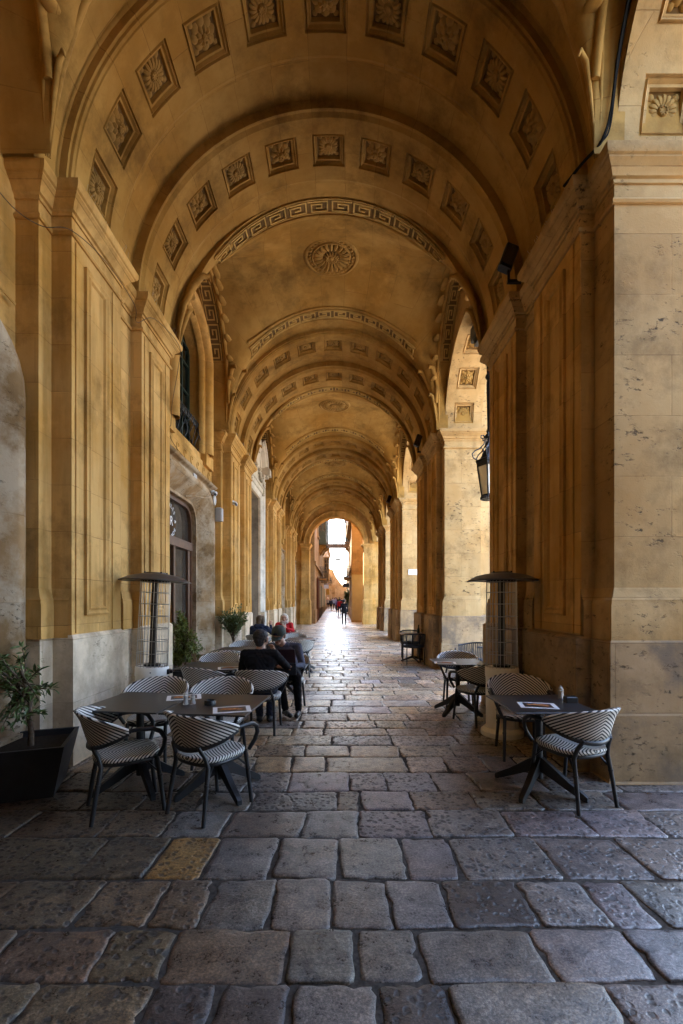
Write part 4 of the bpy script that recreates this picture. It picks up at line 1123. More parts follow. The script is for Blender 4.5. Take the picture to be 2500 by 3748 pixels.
m = MB(); m.lathe([(.03, .08), (.03, .72)], 12); m.build("column", M['black'], t, 40)
for k in range(4):
    m = MB(); a = k * pi / 2 + .3; m.tube([(0, 0, .12), (.18 * cos(a), .18 * sin(a), .07), (.34 * cos(a), .34 * sin(a), .02)], [.03, .025, .02], 7); m.build("leg", M['black'], t, 60)
m = MB(); m.lathe([(.035, 0), (.035, .1), (.014, .16), (.014, .22), (.016, .225)], 12); a = m.build("bottle", M['shutter'], None, 40); a.location = (2.15, 12.3, .749); tag(a, "dark bottle standing on the brown boarded table", "bottle")

# ---- lantern, lamps, cameras, cables
L = empty("hanging_lantern", (3.02, 9.09, 0), 0, "black iron lantern with milky panes hanging on a long pole from the open arch", "lantern")
m = MB(); m.lathe([(.04, 4.86), (.075, 4.86), (.11, 4.90), (.10, 4.93), (.06, 4.97), (.075, 5.01), (.055, 5.06), (.047, 5.2), (.062, 6.05), (.085, 6.07), (.095, 6.1), (.085, 6.13), (.065, 6.15), (.07, 6.9), (.10, 7.0), (.12, 7.4)], 20)
for k in range(12):
    a = 2 * pi * k / 12; m.tube([(.05 * cos(a), .05 * sin(a), 5.1), (.066 * cos(a), .066 * sin(a), 6.0)], .006, 4)
m.build("pole", M['iron'], L, 40)
m = MB(); m.bbox(-.30, .30, -.34, .34, 6.95, 7.25, .03); m.bbox(-.22, .22, -.26, .26, 7.25, 7.5, .03); m.bbox(-.24, .24, -.28, .28, 6.85, 6.95, .01)
for k in range(7): m.box(-.305, .305, -.33 + k * .1, -.30 + k * .1, 6.98, 7.22)
m.build("ceiling_bracket", M['iron'], L)
def hexr(r, z, off=0): return [(r * cos(2 * pi * k / 6 + off), r * sin(2 * pi * k / 6 + off), z) for k in range(6)]
m = MB(); m.loft([hexr(.04, 4.88), hexr(.10, 4.72), hexr(.09, 4.66), hexr(.20, 4.46), hexr(.285, 4.42), hexr(.29, 4.38), hexr(.27, 4.37), hexr(.265, 4.31), hexr(.22, 4.31)], True, True)
for k in range(6):
    a, b = hexr(.255, 4.32)[k], hexr(.165, 3.72)[k]; m.tube([a, b], .016, 5)
    a, b = hexr(.25, 4.31)[k], hexr(.25, 4.31)[(k + 1) % 6]; m.tube([a, b], .02, 5)
m.loft([hexr(.17, 3.74), hexr(.185, 3.71), hexr(.165, 3.67), hexr(.05, 3.64)], True, True)
for k in range(30):
    a = 2 * pi * k / 30; m.ell((.17 * cos(a), .17 * sin(a), 3.675), (.022, .022, .035), 6, 4)
m.build("lantern_frame", M['iron'], L)
m = MB(); m.loft([hexr(.243, 4.31), hexr(.158, 3.74)]); m.build("pane", M['frost'], L)
m = MB()
for k in range(6):
    a = 2 * pi * k / 6; c, s_ = cos(a), sin(a)
    pts = [(.26 + .0, 4.44), (.33, 4.47), (.36, 4.55), (.30, 4.62), (.21, 4.66), (.12, 4.75), (.10, 4.86), (.13, 4.93), (.18, 4.92), (.18, 4.87), (.15, 4.87)]
    m.tube([(r_ * c, r_ * s_, z) for r_, z in pts], .013, 6)
    m.tube([(r_ * c, r_ * s_, z) for r_, z in ((.16, 4.52), (.13, 4.6), (.17, 4.68), (.2, 4.65))], .010, 6)
m.build("scrollwork", M['iron'], L, 60)

for i, P in enumerate((4.43, 11.05, 18.2)):
    lb = ["black floodlight on the cornice of the pier nearest the viewer", "small black floodlight on the cornice of the second pier", "tiny black floodlight on the third pier's cornice"][i]
    r = empty("floodlight", (2.16, P + 1.36, 5.66), 0, lb, "floodlight", "floodlights on the pier cornices")
    m = MB(); m.box(-.02, .16, -.02, .02, .0, .04); m.tube([(0, 0, .02), (0, 0, .22)], .018, 6); m.build("bracket", M['iron'], r)
    m = MB(); m.bbox(-.11, .11, -.05, .07, -.15, .15, .02, lambda x, y, z: (x * .7 + z * .35, y, .33 + z - x * .3)); m.build("lamp_housing", M['iron'], r)
    m = MB(); m.box(-.09, .09, -.058, -.051, -.12, .12, lambda x, y, z: (x * .7 + z * .35, y, .33 + z - x * .3)); m.build("lamp_glass", M['glass'], r)

def cctv(loc, rz, dark, lb):
    r = empty("security_camera", loc, rz, lb, "camera", "security cameras beside the door")
    m = MB(); m.lathe([(.055, 0), (.055, .02), (.03, .03)], 14, (0, 0, 0), lambda x, y, z: (z, x, y)); m.tube([(.02, 0, 0), (.07, 0, -.02), (.09, .02, -.03)], .015, 7); m.build("mount", M['white'], r, 40)
    m = MB(); tf = lambda x, y, z: (.10 + z * .55, .03 + x + z * -.2, -.035 + y - z * .35)
    m.lathe([(.038, -.05), (.042, -.04), (.042, .1), (.036, .12)], 14, (0, 0, 0), tf); m.build("camera_body", M['white'], r, 40)
    m = MB(); m.lathe([(.036, .118), (.03, .128), (.01, .13)], 12, (0, 0, 0), tf); m.build("lens", M['black'], r, 40)
cctv((-2.90, 10.5, 4.12), radians(-60), 0, "black faced security camera on the end of the stone door lintel")
cctv((-2.62, 11.25, 4.05), radians(-50), 0, "white security camera on the panelled pilaster past the door")
m = MB(); m.bbox(-.09, .09, -.08, .08, -.16, .16, .03)
for k in range(9): m.box(-.085, .085, -.083, -.079, -.13 + k * .03, -.118 + k * .03)
a = m.build("wall_speaker", M['greyplastic'], None); a.location = (-2.83, 10.75, 3.66); tag(a, "small white loudspeaker box on the wall past the door surround", "speaker")
m = MB(); m.lathe([(.0, 0), (.11, 0), (.11, .02), (.09, .03), (0, .032)], 22, (0, 0, 0), lambda x, y, z: (z, x, y), caps=False)
a = m.build("wall_disc", M['greyplastic'], None, 40); a.location = (-2.89, 10.55, 3.95); tag(a, "flat white round antenna on the door surround below the camera", "antenna")
m = MB(); m.bbox(-.012, .012, -.10, .10, -.07, .07, .004); a = m.build("number_plate", M['greyplastic'], None); a.location = (-2.955, 9.35, 4.17); tag(a, "small pale plate on the stone lintel over the glass door", "plate")

def cable(pts, r, mat, lb, n=6):
    P = [Vector(p) for p in pts]; out = []
    for i in range(len(P) - 1):
        a, b, c, d = P[max(i - 1, 0)], P[i], P[i + 1], P[min(i + 2, len(P) - 1)]
        for k in range(n):
            t = k / n; out.append(.5 * ((2 * b) + (c - a) * t + (2 * a - 5 * b + 4 * c - d) * t * t + (3 * b - a - 3 * c + d) * t ** 3))
    out.append(P[-1]); m = MB(); m.tube(out, r, 5); tag(m.build("cable", mat, None, 60), lb, "cable", "cables strung along the walls")
cable([(-3.03, 3.75, 5.30), (-2.95, 4.10, 5.18), (-2.80, 4.30, 5.16), (-2.6, 4.42, 5.22), (-2.50, 4.9, 5.26), (-2.47, 5.5, 5.20), (-2.55, 5.75, 5.14), (-2.47, 6.1, 5.4), (-2.46, 7.0, 5.55), (-2.52, 7.15, 5.3), (-2.60, 7.10, 4.7), (-2.66, 7.2, 4.4), (-2.95, 7.8, 4.55), (-2.98, 8.6, 4.4), (-2.93, 10.2, 4.33)], .0045, M['bark'], "thin cable sagging along the panelled wall from the near corner to the door lintel")
cable([(2.445, 3.62, 7.1), (2.445, 3.80, 6.78), (2.44, 3.97, 6.4), (2.43, 4.06, 6.0), (2.36, 4.08, 5.75), (2.26, 4.22, 5.68), (2.2, 4.45, 5.675)], .014, M['cablemat'], "thick black cable running down the near open arch to the cornice")
cable([(2.475, 3.66, 7.05), (2.47, 3.86, 6.7), (2.46, 4.02, 6.3), (2.42, 4.06, 5.85), (2.34, 4.08, 5.72), (2.24, 4.3, 5.68)], .008, M['cablemat'], "second thinner black cable beside the thick one on the near arch")
cable([(-2.91, 10.35, 4.1), (-2.9, 10.2, 3.95), (-2.92, 9.9, 3.86), (-2.98, 9.5, 3.80), (-3.1, 9.2, 3.74)], .014, M['door_stone'], "stone coloured cable drooping from the camera over the door arch")

# shop sign on the door's fanlight
sg = empty("shop_sign", (LW - .286, 8.98, 3.21), 0, "white ring of lettering with a monogram on the glass above the door", "sign")
ring = MB()
def put(ch, ang, rad, size, name="letter"):
    me = letters(ch, size, M['letter']); me.materials.clear(); me.materials.append(M['letter'])
    o = bpy.data.objects.new(name, me); COL.objects.link(o); o.parent = sg
    # text x axis -> +y (seen from the walk), text y -> z, normal -> +x
    B = Matrix(((0, 0, 1, 0), (1, 0, 0, 0), (0, 1, 0, 0), (0, 0, 0, 1)))
    o.matrix_local = Matrix.Translation((0, rad * sin(ang), rad * cos(ang))) @ Matrix.Rotation(-ang, 4, 'X') @ B
txt = "CHARLES & RON CAFE \u00b7 "
me_parts = []
for i, ch in enumerate(txt):
    if ch != ' ': put(ch, 2 * pi * (i - 3) / len(txt), .30, .115)
put("CR", 0, 0, .26, "monogram")

# ------------------------------------------------------------------ people
def capsule(m, a, b, ra, rb, n=10):
    a, b = Vector(a), Vector(b); d = b - a; L = d.length
    z = d.normalized() if L > 1e-6 else Vector((0, 0, 1)); x = z.orthogonal().normalized(); y = z.cross(x); rings = []
    def ring(c, r): return [c + (x * cos(2 * pi * k / n) + y * sin(2 * pi * k / n)) * r for k in range(n)]
    for t in (-80, -50, -25): rings.append(ring(a + z * (ra * sin(radians(t))), ra * cos(radians(t))))
    rings += [ring(a, ra), ring(b, rb)]
    for t in (25, 50, 80): rings.append(ring(b + z * (rb * sin(radians(t))), rb * cos(radians(t))))
    m.loft(rings, True, True)
def grow(name, prims, voxel, mats, parent, smooth=4, fold=0):
    """one continuous surface grown round tapered limbs; each face takes the material of the limb nearest to it"""
    m = MB()
    for a, b, ra, rb, mi in prims: capsule(m, a, b, ra, rb)
    me0 = bpy.data.meshes.new("t"); me0.from_pydata(m.v, [], m.f); t = bpy.data.objects.new("t", me0); COL.objects.link(t)
    r = t.modifiers.new("r", 'REMESH'); r.mode = 'VOXEL'; r.voxel_size = voxel
    sm = t.modifiers.new("s", 'SMOOTH'); sm.factor = .5; sm.iterations = smooth
    bpy.context.view_layer.update()
    me = bpy.data.meshes.new_from_object(t.evaluated_get(bpy.context.evaluated_depsgraph_get()))
    bpy.data.objects.remove(t); bpy.data.meshes.remove(me0)
    n = len(me.polygons); c = np.empty(n * 3, dtype=np.float32); me.polygons.foreach_get("center", c); c = c.reshape(-1, 3)
    best = np.full(n, 1e9); idx = np.zeros(n, dtype=np.int32)
    for a, b, ra, rb, mi in prims:
        A, B = np.array(a), np.array(b); d = B - A; L2 = max(d @ d, 1e-9)
        tt = np.clip(((c - A) @ d) / L2, 0, 1); dist = np.linalg.norm(c - (A + tt[:, None] * d), axis=1) - (ra + (rb - ra) * tt)
        w = dist < best; best[w] = dist[w]; idx[w] = mi
    me.materials.clear()
    for x in mats: me.materials.append(x)
    me.polygons.foreach_set("material_index", idx); me.polygons.foreach_set("use_smooth", [True] * n); me.name = name
    if fold:   # cloth folds
        nv = len(me.vertices); co = np.empty(nv * 3, dtype=np.float32); no = np.empty(nv * 3, dtype=np.float32)
        me.vertices.foreach_get("co", co); me.vertices.foreach_get("normal", no); co = co.reshape(-1, 3); no = no.reshape(-1, 3)
        f = np.sin(co[:, 2] * 75 + 9 * np.sin(co[:, 0] * 13) + 7 * co[:, 1]) * np.sin(co[:, 0] * 31 + co[:, 2] * 17 + 2)
        vm = np.zeros(nv); li = np.empty(len(me.loops), dtype=np.int32); me.loops.foreach_get("vertex_index", li)
        ls = np.empty(n, dtype=np.int32); lt = np.empty(n, dtype=np.int32); me.polygons.foreach_get("loop_start", ls); me.polygons.foreach_get("loop_total", lt)
        vm[li] = np.repeat(idx, lt) != 0
        co += no * (f * fold * vm)[:, None]; me.vertices.foreach_set("co", co.ravel().astype(np.float32))
    o = bpy.data.objects.new(name, me); COL.objects.link(o); o.parent = parent; return o
def hand(pr, w, d, up, r=1.0):
    """palm and five bent fingers from wrist w, pointing along d, back of the hand towards up"""
    w, d, up = Vector(w), Vector(d).normalized(), Vector(up); up = (up - d * up.dot(d)).normalized(); s = d.cross(up)
    k = w + d * .085 * r
    pr.append((w, w + d * .05 * r, .024 * r, .026 * r, 0)); pr.append((w + d * .03 + s * .018, k + s * .022, .017 * r, .013 * r, 0)); pr.append((w + d * .03 - s * .018, k - s * .022, .017 * r, .013 * r, 0))
    for i, (o, L) in enumerate(((-.030, .062), (-.010, .074), (.011, .07), (.030, .054))):
        a = k + s * o; b = a + (d * .8 - up * .45) * L * .55; c = b + (d * .35 - up * .9) * L * .5
        pr += [(a, b, .0092, .0085, 0), (b, c, .0085, .0075, 0)]
    t = w + d * .025 - s * .026; pr += [(t, t + (d * .6 - s * .55 - up * .3) * .045, .012, .0105, 0), (t + (d * .6 - s * .55 - up * .3) * .045, t + (d * .85 - s * .4 - up * .6) * .07, .0105, .0085, 0)]

def face(pr, H, F, U, lip=True):
    """skull, jaw, nose, ears; H centre, F forward, U up. material 0 = skin"""
    H, F, U = Vector(H), Vector(F).normalized(), Vector(U); U = (U - F * U.dot(F)).normalized(); Sd = F.cross(U)
    pr += [(H + U * .035 - F * .025, H + U * .035 + F * .025, .092, .088, 0), (H - U * .03 + F * .035, H - U * .072 + F * .062, .066, .040, 0),
           (H + F * .093 + U * .022, H + F * .117 - U * .018, .011, .016, 0), (H + F * .078 + U * .045 - Sd * .04, H + F * .078 + U * .045 + Sd * .04, .02, .02, 0),
           (H + F * .094 - U * .052 - Sd * .018, H + F * .094 - U * .052 + Sd * .018, .010, .010, 4 if lip else 0)]
    for q in (-1, 1): pr += [(H + Sd * q * .090 + U * .028 - F * .012, H + Sd * q * .088 - U * .022 - F * .004, .020, .012, 0), (H + Sd * q * .045 + F * .066 - U * .022, H + Sd * q * .05 + F * .055 - U * .02, .026, .024, 0)]
    return H, F, U, Sd
def eyes(H, F, U, Sd, parent):
    m = MB()
    for q in (-1, 1):
        c = H + Sd * q * .033 + F * .096 + U * .022; m.ell(c, (.012, .012, .008), 8, 5)
    m.build("eyes", M['eye'], parent, 180)

def make_person(J, mats, voxel, faced=True, fold=.0025):
    """J: joints in world metres. mats: [skin, top, trousers, shoes, lips]"""
    pr = []; V_ = lambda k: Vector(J[k])
    pe, ch, ne = V_('pelvis'), V_('chest'), V_('neck'); F = V_('face'); U = V_('crown')
    ax = (V_('hip_r') - V_('hip_l')).normalized(); sx = (V_('sh_r') - V_('sh_l')).normalized(); k = J.get('girth', 1.0)
    pr += [(V_('hip_l'), V_('hip_r'), .115 * k, .115 * k, 2), (pe - ax * .05 + Vector((0, 0, .08)), pe + ax * .05 + Vector((0, 0, .08)), .118 * k, .118 * k, 1)]
    mid = pe.lerp(ch, .5); pr += [(mid - sx * .06, mid + sx * .06, .115 * k, .115 * k, 1), (pe.lerp(mid, .6), ch, .115 * k, .125 * k, 1)]
    pr += [(ch - sx * .075, ch + sx * .075, .118 * k, .118 * k, 1), (V_('sh_l'), V_('sh_r'), .066, .066, 1), (ch.lerp(ne, .55) - sx * .06, ch.lerp(ne, .55) + sx * .06, .075, .075, 1)]
    pr += [(ch.lerp(ne, .75), ne + (V_('head') - ne) * .55, .060, .053, 0)]
    for s in 'lr':
        pr += [(V_('sh_' + s), V_('el_' + s), .058 * k, .046 * k, 1), (V_('el_' + s), V_('wr_' + s), .046 * k, .033, J.get('sleeve', 1)),
               (V_('hip_' + s), V_('kn_' + s), .092 * k, .064 * k, 2), (V_('kn_' + s), V_('an_' + s), .062 * k, .045 * k, 2)]
        an, to = V_('an_' + s), V_('toe_' + s); d = (to - an); d.z = 0; d.normalize(); g = Vector((an.x, an.y, to.z))
        pr += [(an, g - d * .03, .040, .040, 3), (g - d * .04, to, .040, .034, 3), (g + d * .06, to, .042, .033, 3)]
        if J.get('hands', True):
            hd = V_('hd_' + s) if 'hd_' + s in J else (V_('wr_' + s) - V_('el_' + s)); hand(pr, V_('wr_' + s), hd, V_('hu_' + s) if 'hu_' + s in J else (0, 0, 1))
        else: pr += [(V_('wr_' + s), V_('wr_' + s) + (V_('wr_' + s) - V_('el_' + s)).normalized() * .1, .033, .026, 0)]
    fr = face(pr, V_('head'), F, U)
    r = empty("person", (0, 0, 0))
    b = grow("body", pr, voxel, mats, r, 4, fold)
    if faced: eyes(*fr, r)
    return r, fr
def hair(fr, parent, mat, style, voxel=.008):
    H, F, U, Sd = fr; pr = [(H + U * .048 - F * .035, H + U * .052 + F * .012, .098, .090, 0), (H - F * .055 + U * .0, H - F * .045 - U * .03, .072, .058, 0)]
    if style == 'short':
        for q in (-1, 1): pr.append((H + Sd * q * .062 - F * .02 + U * .03, H + Sd * q * .068 - F * .02 - U * .005, .035, .022, 0))
    if style in ('bob', 'full'):
        for q in (-1, 1): pr += [(H + Sd * q * .07 - F * .02 + U * .06, H + Sd * q * .088 - F * .01 - U * .08, .042, .036, 0), (H + Sd * q * .06 + F * .045 + U * .085, H + Sd * q * .088 + F * .03 - U * .02, .03, .024, 0)]
        pr += [(H - F * .06 + U * .05, H - F * .06 - U * .10, .075, .06, 0)]
    o = grow("hair", pr, voxel, [mat], parent, 2)
    me = o.data; nv = len(me.vertices); co = np.empty(nv * 3, dtype=np.float32); no = np.empty(nv * 3, dtype=np.float32)
    me.vertices.foreach_get("co", co); me.vertices.foreach_get("normal", no); co = co.reshape(-1, 3); no = no.reshape(-1, 3); rg = np.random.default_rng(3)
    co += no * ((rg.random(nv) - .5) * .007)[:, None]; me.vertices.foreach_set("co", co.ravel().astype(np.float32)); return o

# person in the black jumper, seen from behind, elbow up and hand near the chin
J = dict(pelvis=(-.98, 5.70, .54), chest=(-1.00, 5.78, .86), neck=(-1.00, 5.80, 1.00), head=(-.995, 5.82, 1.115), face=(.25, 1, -.15), crown=(.02, .1, 1),
         sh_l=(-1.185, 5.76, .945), sh_r=(-.815, 5.76, .945), el_l=(-1.26, 5.90, .70), wr_l=(-1.12, 6.08, .66), el_r=(-.68, 5.95, .76), wr_r=(-.86, 6.03, .93), hd_r=(-.25, -.05, 1), hu_r=(.4, .6, .3),
         hip_l=(-1.07, 5.72, .53), hip_r=(-.89, 5.72, .53), kn_l=(-1.10, 6.13, .53), kn_r=(-.90, 6.13, .53), an_l=(-1.06, 6.10, .10), an_r=(-.93, 6.12, .10), toe_l=(-1.06, 6.27, .042), toe_r=(-.92, 6.29, .042), girth=1.12)
p, fr = make_person(J, [M['skin'], M['black_knit'], M['jean'], M['shoe'], M['lip']], .0075)
hair(fr, p, M['hair_dark'], 'short'); tag(p, "person in a black jumper seen from behind, short dark hair, hand raised to the face", "person")

# person in the cap, facing the viewer, looking down at an open cover
J = dict(pelvis=(-.77, 6.80, .55), chest=(-.80, 6.70, .87), neck=(-.83, 6.64, 1.00), head=(-.865, 6.58, 1.11), face=(-.35, -1, -.45), crown=(-.05, -.35, 1),
         sh_l=(-.60, 6.66, .945), sh_r=(-1.00, 6.70, .945), el_l=(-.52, 6.50, .70), wr_l=(-.60, 6.28, .72), hd_l=(-.5, -.5, .2), hu_l=(.5, -.5, .4), el_r=(-1.02, 6.48, .72), wr_r=(-.86, 6.27, .72), hd_r=(.6, -.35, .1), hu_r=(-.4, -.6, .4),
         hip_l=(-.68, 6.76, .54), hip_r=(-.87, 6.78, .54), kn_l=(-.585, 6.34, .57), kn_r=(-.82, 6.30, .55), an_l=(-.57, 6.42, .10), an_r=(-.745, 6.33, .13), toe_l=(-.58, 6.24, .042), toe_r=(-.66, 6.16, .07), girth=1.1)
p, fr = make_person(J, [M['skin'], M['slate'], M['trouser'], M['shoe'], M['lip']], .0075)
tag(p, "seated person in a grey green cap and slate shirt looking down at a dark cover", "person")
H, F, U, Sd = fr
B = Matrix((Sd, F, U)).transposed()
def loc(v): return tuple(H + B @ Vector(v))
m = MB(); rings = []
for r_, z in ((.101, .038), (.104, .06), (.100, .095), (.084, .128), (.055, .150), (.012, .158)):
    rings.append([loc((r_ * cos(2 * pi * k / 24), r_ * 1.1 * sin(2 * pi * k / 24) - .008, z)) for k in range(24)])
m.loft(rings, True, True)
vis = []
for k in range(13):
    a = pi * (.12 + .76 * k / 12); vis.append((cos(a), sin(a)))
top = [[loc((c * .098, s_ * .10 - .005, .046)) for c, s_ in vis], [loc((c * .092, s_ * .155, .036 - .012 * c * c)) for c, s_ in vis], [loc((c * .080, s_ * .185, .022 - .02 * c * c)) for c, s_ in vis], [loc((c * .080, s_ * .185, .017 - .02 * c * c)) for c, s_ in vis], [loc((c * .098, s_ * .10 - .005, .038)) for c, s_ in vis]]
m.loft(top, closed=False)
m.ell(loc((0, 0, .158)), (.008, .008, .006), 8, 5)
c = m.build("cap", M['capcloth'], p, 60)
m = MB(); m.ell(loc((.0, .105, .085)), (.034, .012, .022), 10, 6); m.build("cap_badge", M['navy'], c, 180)
hr = grow("hair", [(H - F * .06 + U * .02, H - F * .055 - U * .035, .066, .05, 0)] + [(H + Sd * q * .078 - F * .02 + U * .02, H + Sd * q * .08 - F * .01 - U * .01, .024, .016, 0) for q in (-1, 1)], .008, [M['hair_white']], p, 2)
# the open cover held on the lap
t = empty("tablet", (-.73, 6.215, .775), radians(-8), "open dark tablet cover held on the lap by the person in the cap", "tablet")
m = MB(); tl = lambda x, y, z: (x, y - z * .30, z)
m.bbox(-.145, .145, -.007, .007, .0, .19, .004, tl); m.build("raised_lid", M['laptop'], t)
m = MB(); m.bbox(-.145, .145, -.02, .006, -.17, -.004, .004, lambda x, y, z: (x, y + .02 - z * .12, z)); m.build("lower_half", M['rope'], t)

# person in red, facing the viewer at the far table
J = dict(pelvis=(-1.55, 13.05, .54), chest=(-1.55, 12.97, .86), neck=(-1.55, 12.95, 1.01), head=(-1.55, 12.92, 1.125), face=(.05, -1, .0), crown=(0, 0, 1),
         sh_l=(-1.36, 12.95, .95), sh_r=(-1.74, 12.95, .95), el_l=(-1.29, 12.78, .79), wr_l=(-1.45, 12.60, .86), hd_l=(-.5, -.2, .6), el_r=(-1.81, 12.78, .79), wr_r=(-1.63, 12.60, .86), hd_r=(.5, -.2, .6), hu_l=(.5, -.5, .3), hu_r=(-.5, -.5, .3),
         hip_l=(-1.46, 13.0, .53), hip_r=(-1.64, 13.0, .53), kn_l=(-1.44, 12.6, .54), kn_r=(-1.66, 12.6, .54), an_l=(-1.45, 12.62, .10), an_r=(-1.65, 12.62, .10), toe_l=(-1.45, 12.46, .042), toe_r=(-1.65, 12.46, .042), girth=1.02)
p, fr = make_person(J, [M['skin'], M['red'], M['trouser'], M['shoe'], M['lip']], .0085)
hair(fr, p, M['hair_white'], 'bob'); tag(p, "person with white blond hair in a red jumper and scarf, facing the viewer", "person")
H, F, U, Sd = fr; m = MB()
for q in (-1, 1):
    c = H + Sd * q * .034 + F * .112 + U * .020
    m.tube([c + Sd * (.026 * cos(2 * pi * k / 14)) + U * (.02 * sin(2 * pi * k / 14)) for k in range(15)], .003, 5)
    m.tube([c + Sd * q * .026, c + Sd * q * .06 - F * .11], .0025, 4)
m.build("glasses", M['iron'], p, 60)
sc = [(H - U * .10 + Sd * (.095 * cos(a)) + F * (.005 + .075 * sin(a)), H - U * .115 + Sd * (.095 * cos(a + .5)) + F * (.005 + .075 * sin(a + .5)), .036, .036, 0) for a in [k * .5 for k in range(13)]]
sc += [(H - U * .13 + F * .085 + Sd * .03, H - U * .36 + F * .115 + Sd * .045, .032, .024, 0), (H - U * .13 + F * .085 - Sd * .03, H - U * .40 + F * .11 - Sd * .02, .032, .024, 0)]
grow("scarf", sc, .01, [M['scarf']], p, 2)

# person in dark blue, from behind, one hand lifted
J = dict(pelvis=(-1.99, 11.33, .54), chest=(-1.99, 11.42, .85), neck=(-1.985, 11.46, 1.00), head=(-1.975, 11.48, 1.12), face=(.55, 1, .0), crown=(0, 0, 1),
         sh_l=(-2.17, 11.42, .94), sh_r=(-1.81, 11.42, .94), el_l=(-2.23, 11.6, .72), wr_l=(-2.08, 11.80, .76), el_r=(-1.70, 11.58, .80), wr_r=(-1.745, 11.66, .99), hd_r=(.0, .1, 1), hu_r=(0, -1, 0),
         hip_l=(-2.08, 11.34, .53), hip_r=(-1.90, 11.34, .53), kn_l=(-2.05, 11.78, .54), kn_r=(-1.88, 11.78, .54), an_l=(-2.04, 11.76, .10), an_r=(-1.88, 11.76, .10), toe_l=(-2.03, 11.92, .042), toe_r=(-1.87, 11.92, .042), girth=1.1)
p, fr = make_person(J, [M['skin'], M['navy'], M['trouser'], M['shoe'], M['lip']], .009)
hair(fr, p, M['hair_brown'], 'full'); tag(p, "person in a dark blue jacket with brown hair, from behind, one hand lifted", "person")
grow("hood", [((-2.08, 11.40, 1.0), (-1.90, 11.40, 1.0), .05, .05, 0), ((-2.05, 11.37, .96), (-1.93, 11.37, .96), .05, .05, 0)], .012, [M['navy']], p, 3)

def walker(x, y, h, mats, hm, rz, lb, stride=.12, hands=True, vox=.014, arm=.02, style='short', extra=None):
    k = h / 1.75; z0 = gz(y)
    c, s_ = cos(rz), sin(rz)
    def w(px, py, pz): return (x + (px * c - py * s_) * k, y + (px * s_ + py * c) * k, z0 + pz * k)
    J = dict(pelvis=w(0, 0, .95), chest=w(0, .01, 1.28), neck=w(0, .015, 1.46), head=w(0, .03, 1.60), face=(-s_, c, -.1), crown=(0, 0, 1),
             sh_l=w(-.19, 0, 1.40), sh_r=w(.19, 0, 1.40), el_l=w(-.245, -.03 - arm, 1.12), wr_l=w(-.24, .08, .88), el_r=w(.245, -.03 + arm, 1.12), wr_r=w(.24, .10, .88),
             hip_l=w(-.09, 0, .92), hip_r=w(.09, 0, .92), kn_l=w(-.10, .03 + stride * .6, .50), kn_r=w(.10, .03 - stride * .2, .50), an_l=w(-.10, stride, .09), an_r=w(.10, -stride, .10), toe_l=w(-.10, stride + .15, .04), toe_r=w(.11, -stride + .15, .04), hands=hands)
    p, fr = make_person(J, mats, vox, vox < .016, .003)
    hair(fr, p, hm, style, max(.012, vox)); tag(p, lb, "person"); return p, fr
walker(.36, 31.2, 1.74, [M['skin'], M['black_knit'], M['black_knit'], M['shoe'], M['lip']], M['hair_dark'], 0, "person all in black walking away under the last arch")
walker(.09, 44, 1.72, [M['skin'], M['red'], M['jean'], M['shoe'], M['lip']], M['hair_dark'], 0, "person in a bright red jacket walking away in the street", vox=.018)
walker(-.12, 50, 1.66, [M['skin'], M['violetwear'], M['jean'], M['shoe'], M['lip']], M['hair_brown'], 0, "person in violet half hidden behind the red jacket", vox=.02, style='bob')
CW = [(-.55, 62, 1.72, 'bluewear', 'jean', 'hair_dark', "person in pale blue leading the group at the street's left, dark hair"),
      (-.25, 60, 1.70, 'bluewear', 'trouser', 'hair_brown', "person in pale blue with brown hair beside the violet one"),
      (-.85, 64, 1.74, 'greywear', 'trouser', 'hair_dark', "person in grey at the near edge of the far group"),
      (-1.05, 60, 1.62, 'navy', 'trouser', 'hair_brown', "person in navy at the outer edge of the far group"),
      (.10, 66, 1.78, 'greywear', 'jean', 'hair_dark', "tall person in grey behind the red jacket"),
      (.40, 63, 1.70, 'navy', 'jean', 'hair_brown', "person in navy behind the one all in black"),
      (-.45, 70, 1.76, 'violetwear', 'trouser', 'hair_dark', "person in violet at the back of the far group")]
for x, y, h, a, b, hm, lb in CW: walker(x, y, h, [M['skin'], M[a], M[b], M['shoe'], M['lip']], M[hm], 0, lb, hands=False, vox=.024)
p, fr = walker(-1.60, 66, 1.70, [M['skin'], M['greywear'], M['trouser'], M['shoe'], M['lip']], M['hair_brown'], radians(200), "person in grey with a pale hat standing by the shop fronts", hands=False, vox=.022)
H, F, U, Sd = fr; m = MB(); m.lathe([(.0, .16), (.06, .155), (.095, .11), (.1, .06), (.18, .05), (.185, .04), (.0, .045)], 18, tuple(H), caps=False); m.build("hat", M['paper'], p, 40)

# ------------------------------------------------------------------ the street beyond the last arch
def window_on(parent, sx, X, y, z, w, h, mat='shutter', frame='end_stone'):
    """window on a street front at x = X that faces sx"""
    m = MB(); d = .06
    for a, b, c, e in ((y - w / 2 - .14, y - w / 2, z - .1, z + h + .14), (y + w / 2, y + w / 2 + .14, z - .1, z + h + .14)): m.box(*sorted((X, X + sx * d)), a, b, c, e)
    m.box(*sorted((X, X + sx * (d + .05))), y - w / 2 - .2, y + w / 2 + .2, z + h + .14, z + h + .26); m.box(*sorted((X, X + sx * (d + .07))), y - w / 2 - .2, y + w / 2 + .2, z - .2, z - .1)
    o = m.build("window", M[frame], parent); m = MB(); m.box(*sorted((X, X + sx * .02)), y - w / 2, y + w / 2, z - .1, z + h + .14)
    for k in range(int(h / .18)): m.box(*sorted((X, X + sx * .035)), y - w / 2 + .04, y + w / 2 - .04, z + k * .18, z + k * .18 + .12)
    m.build("shutter", M[mat], o)
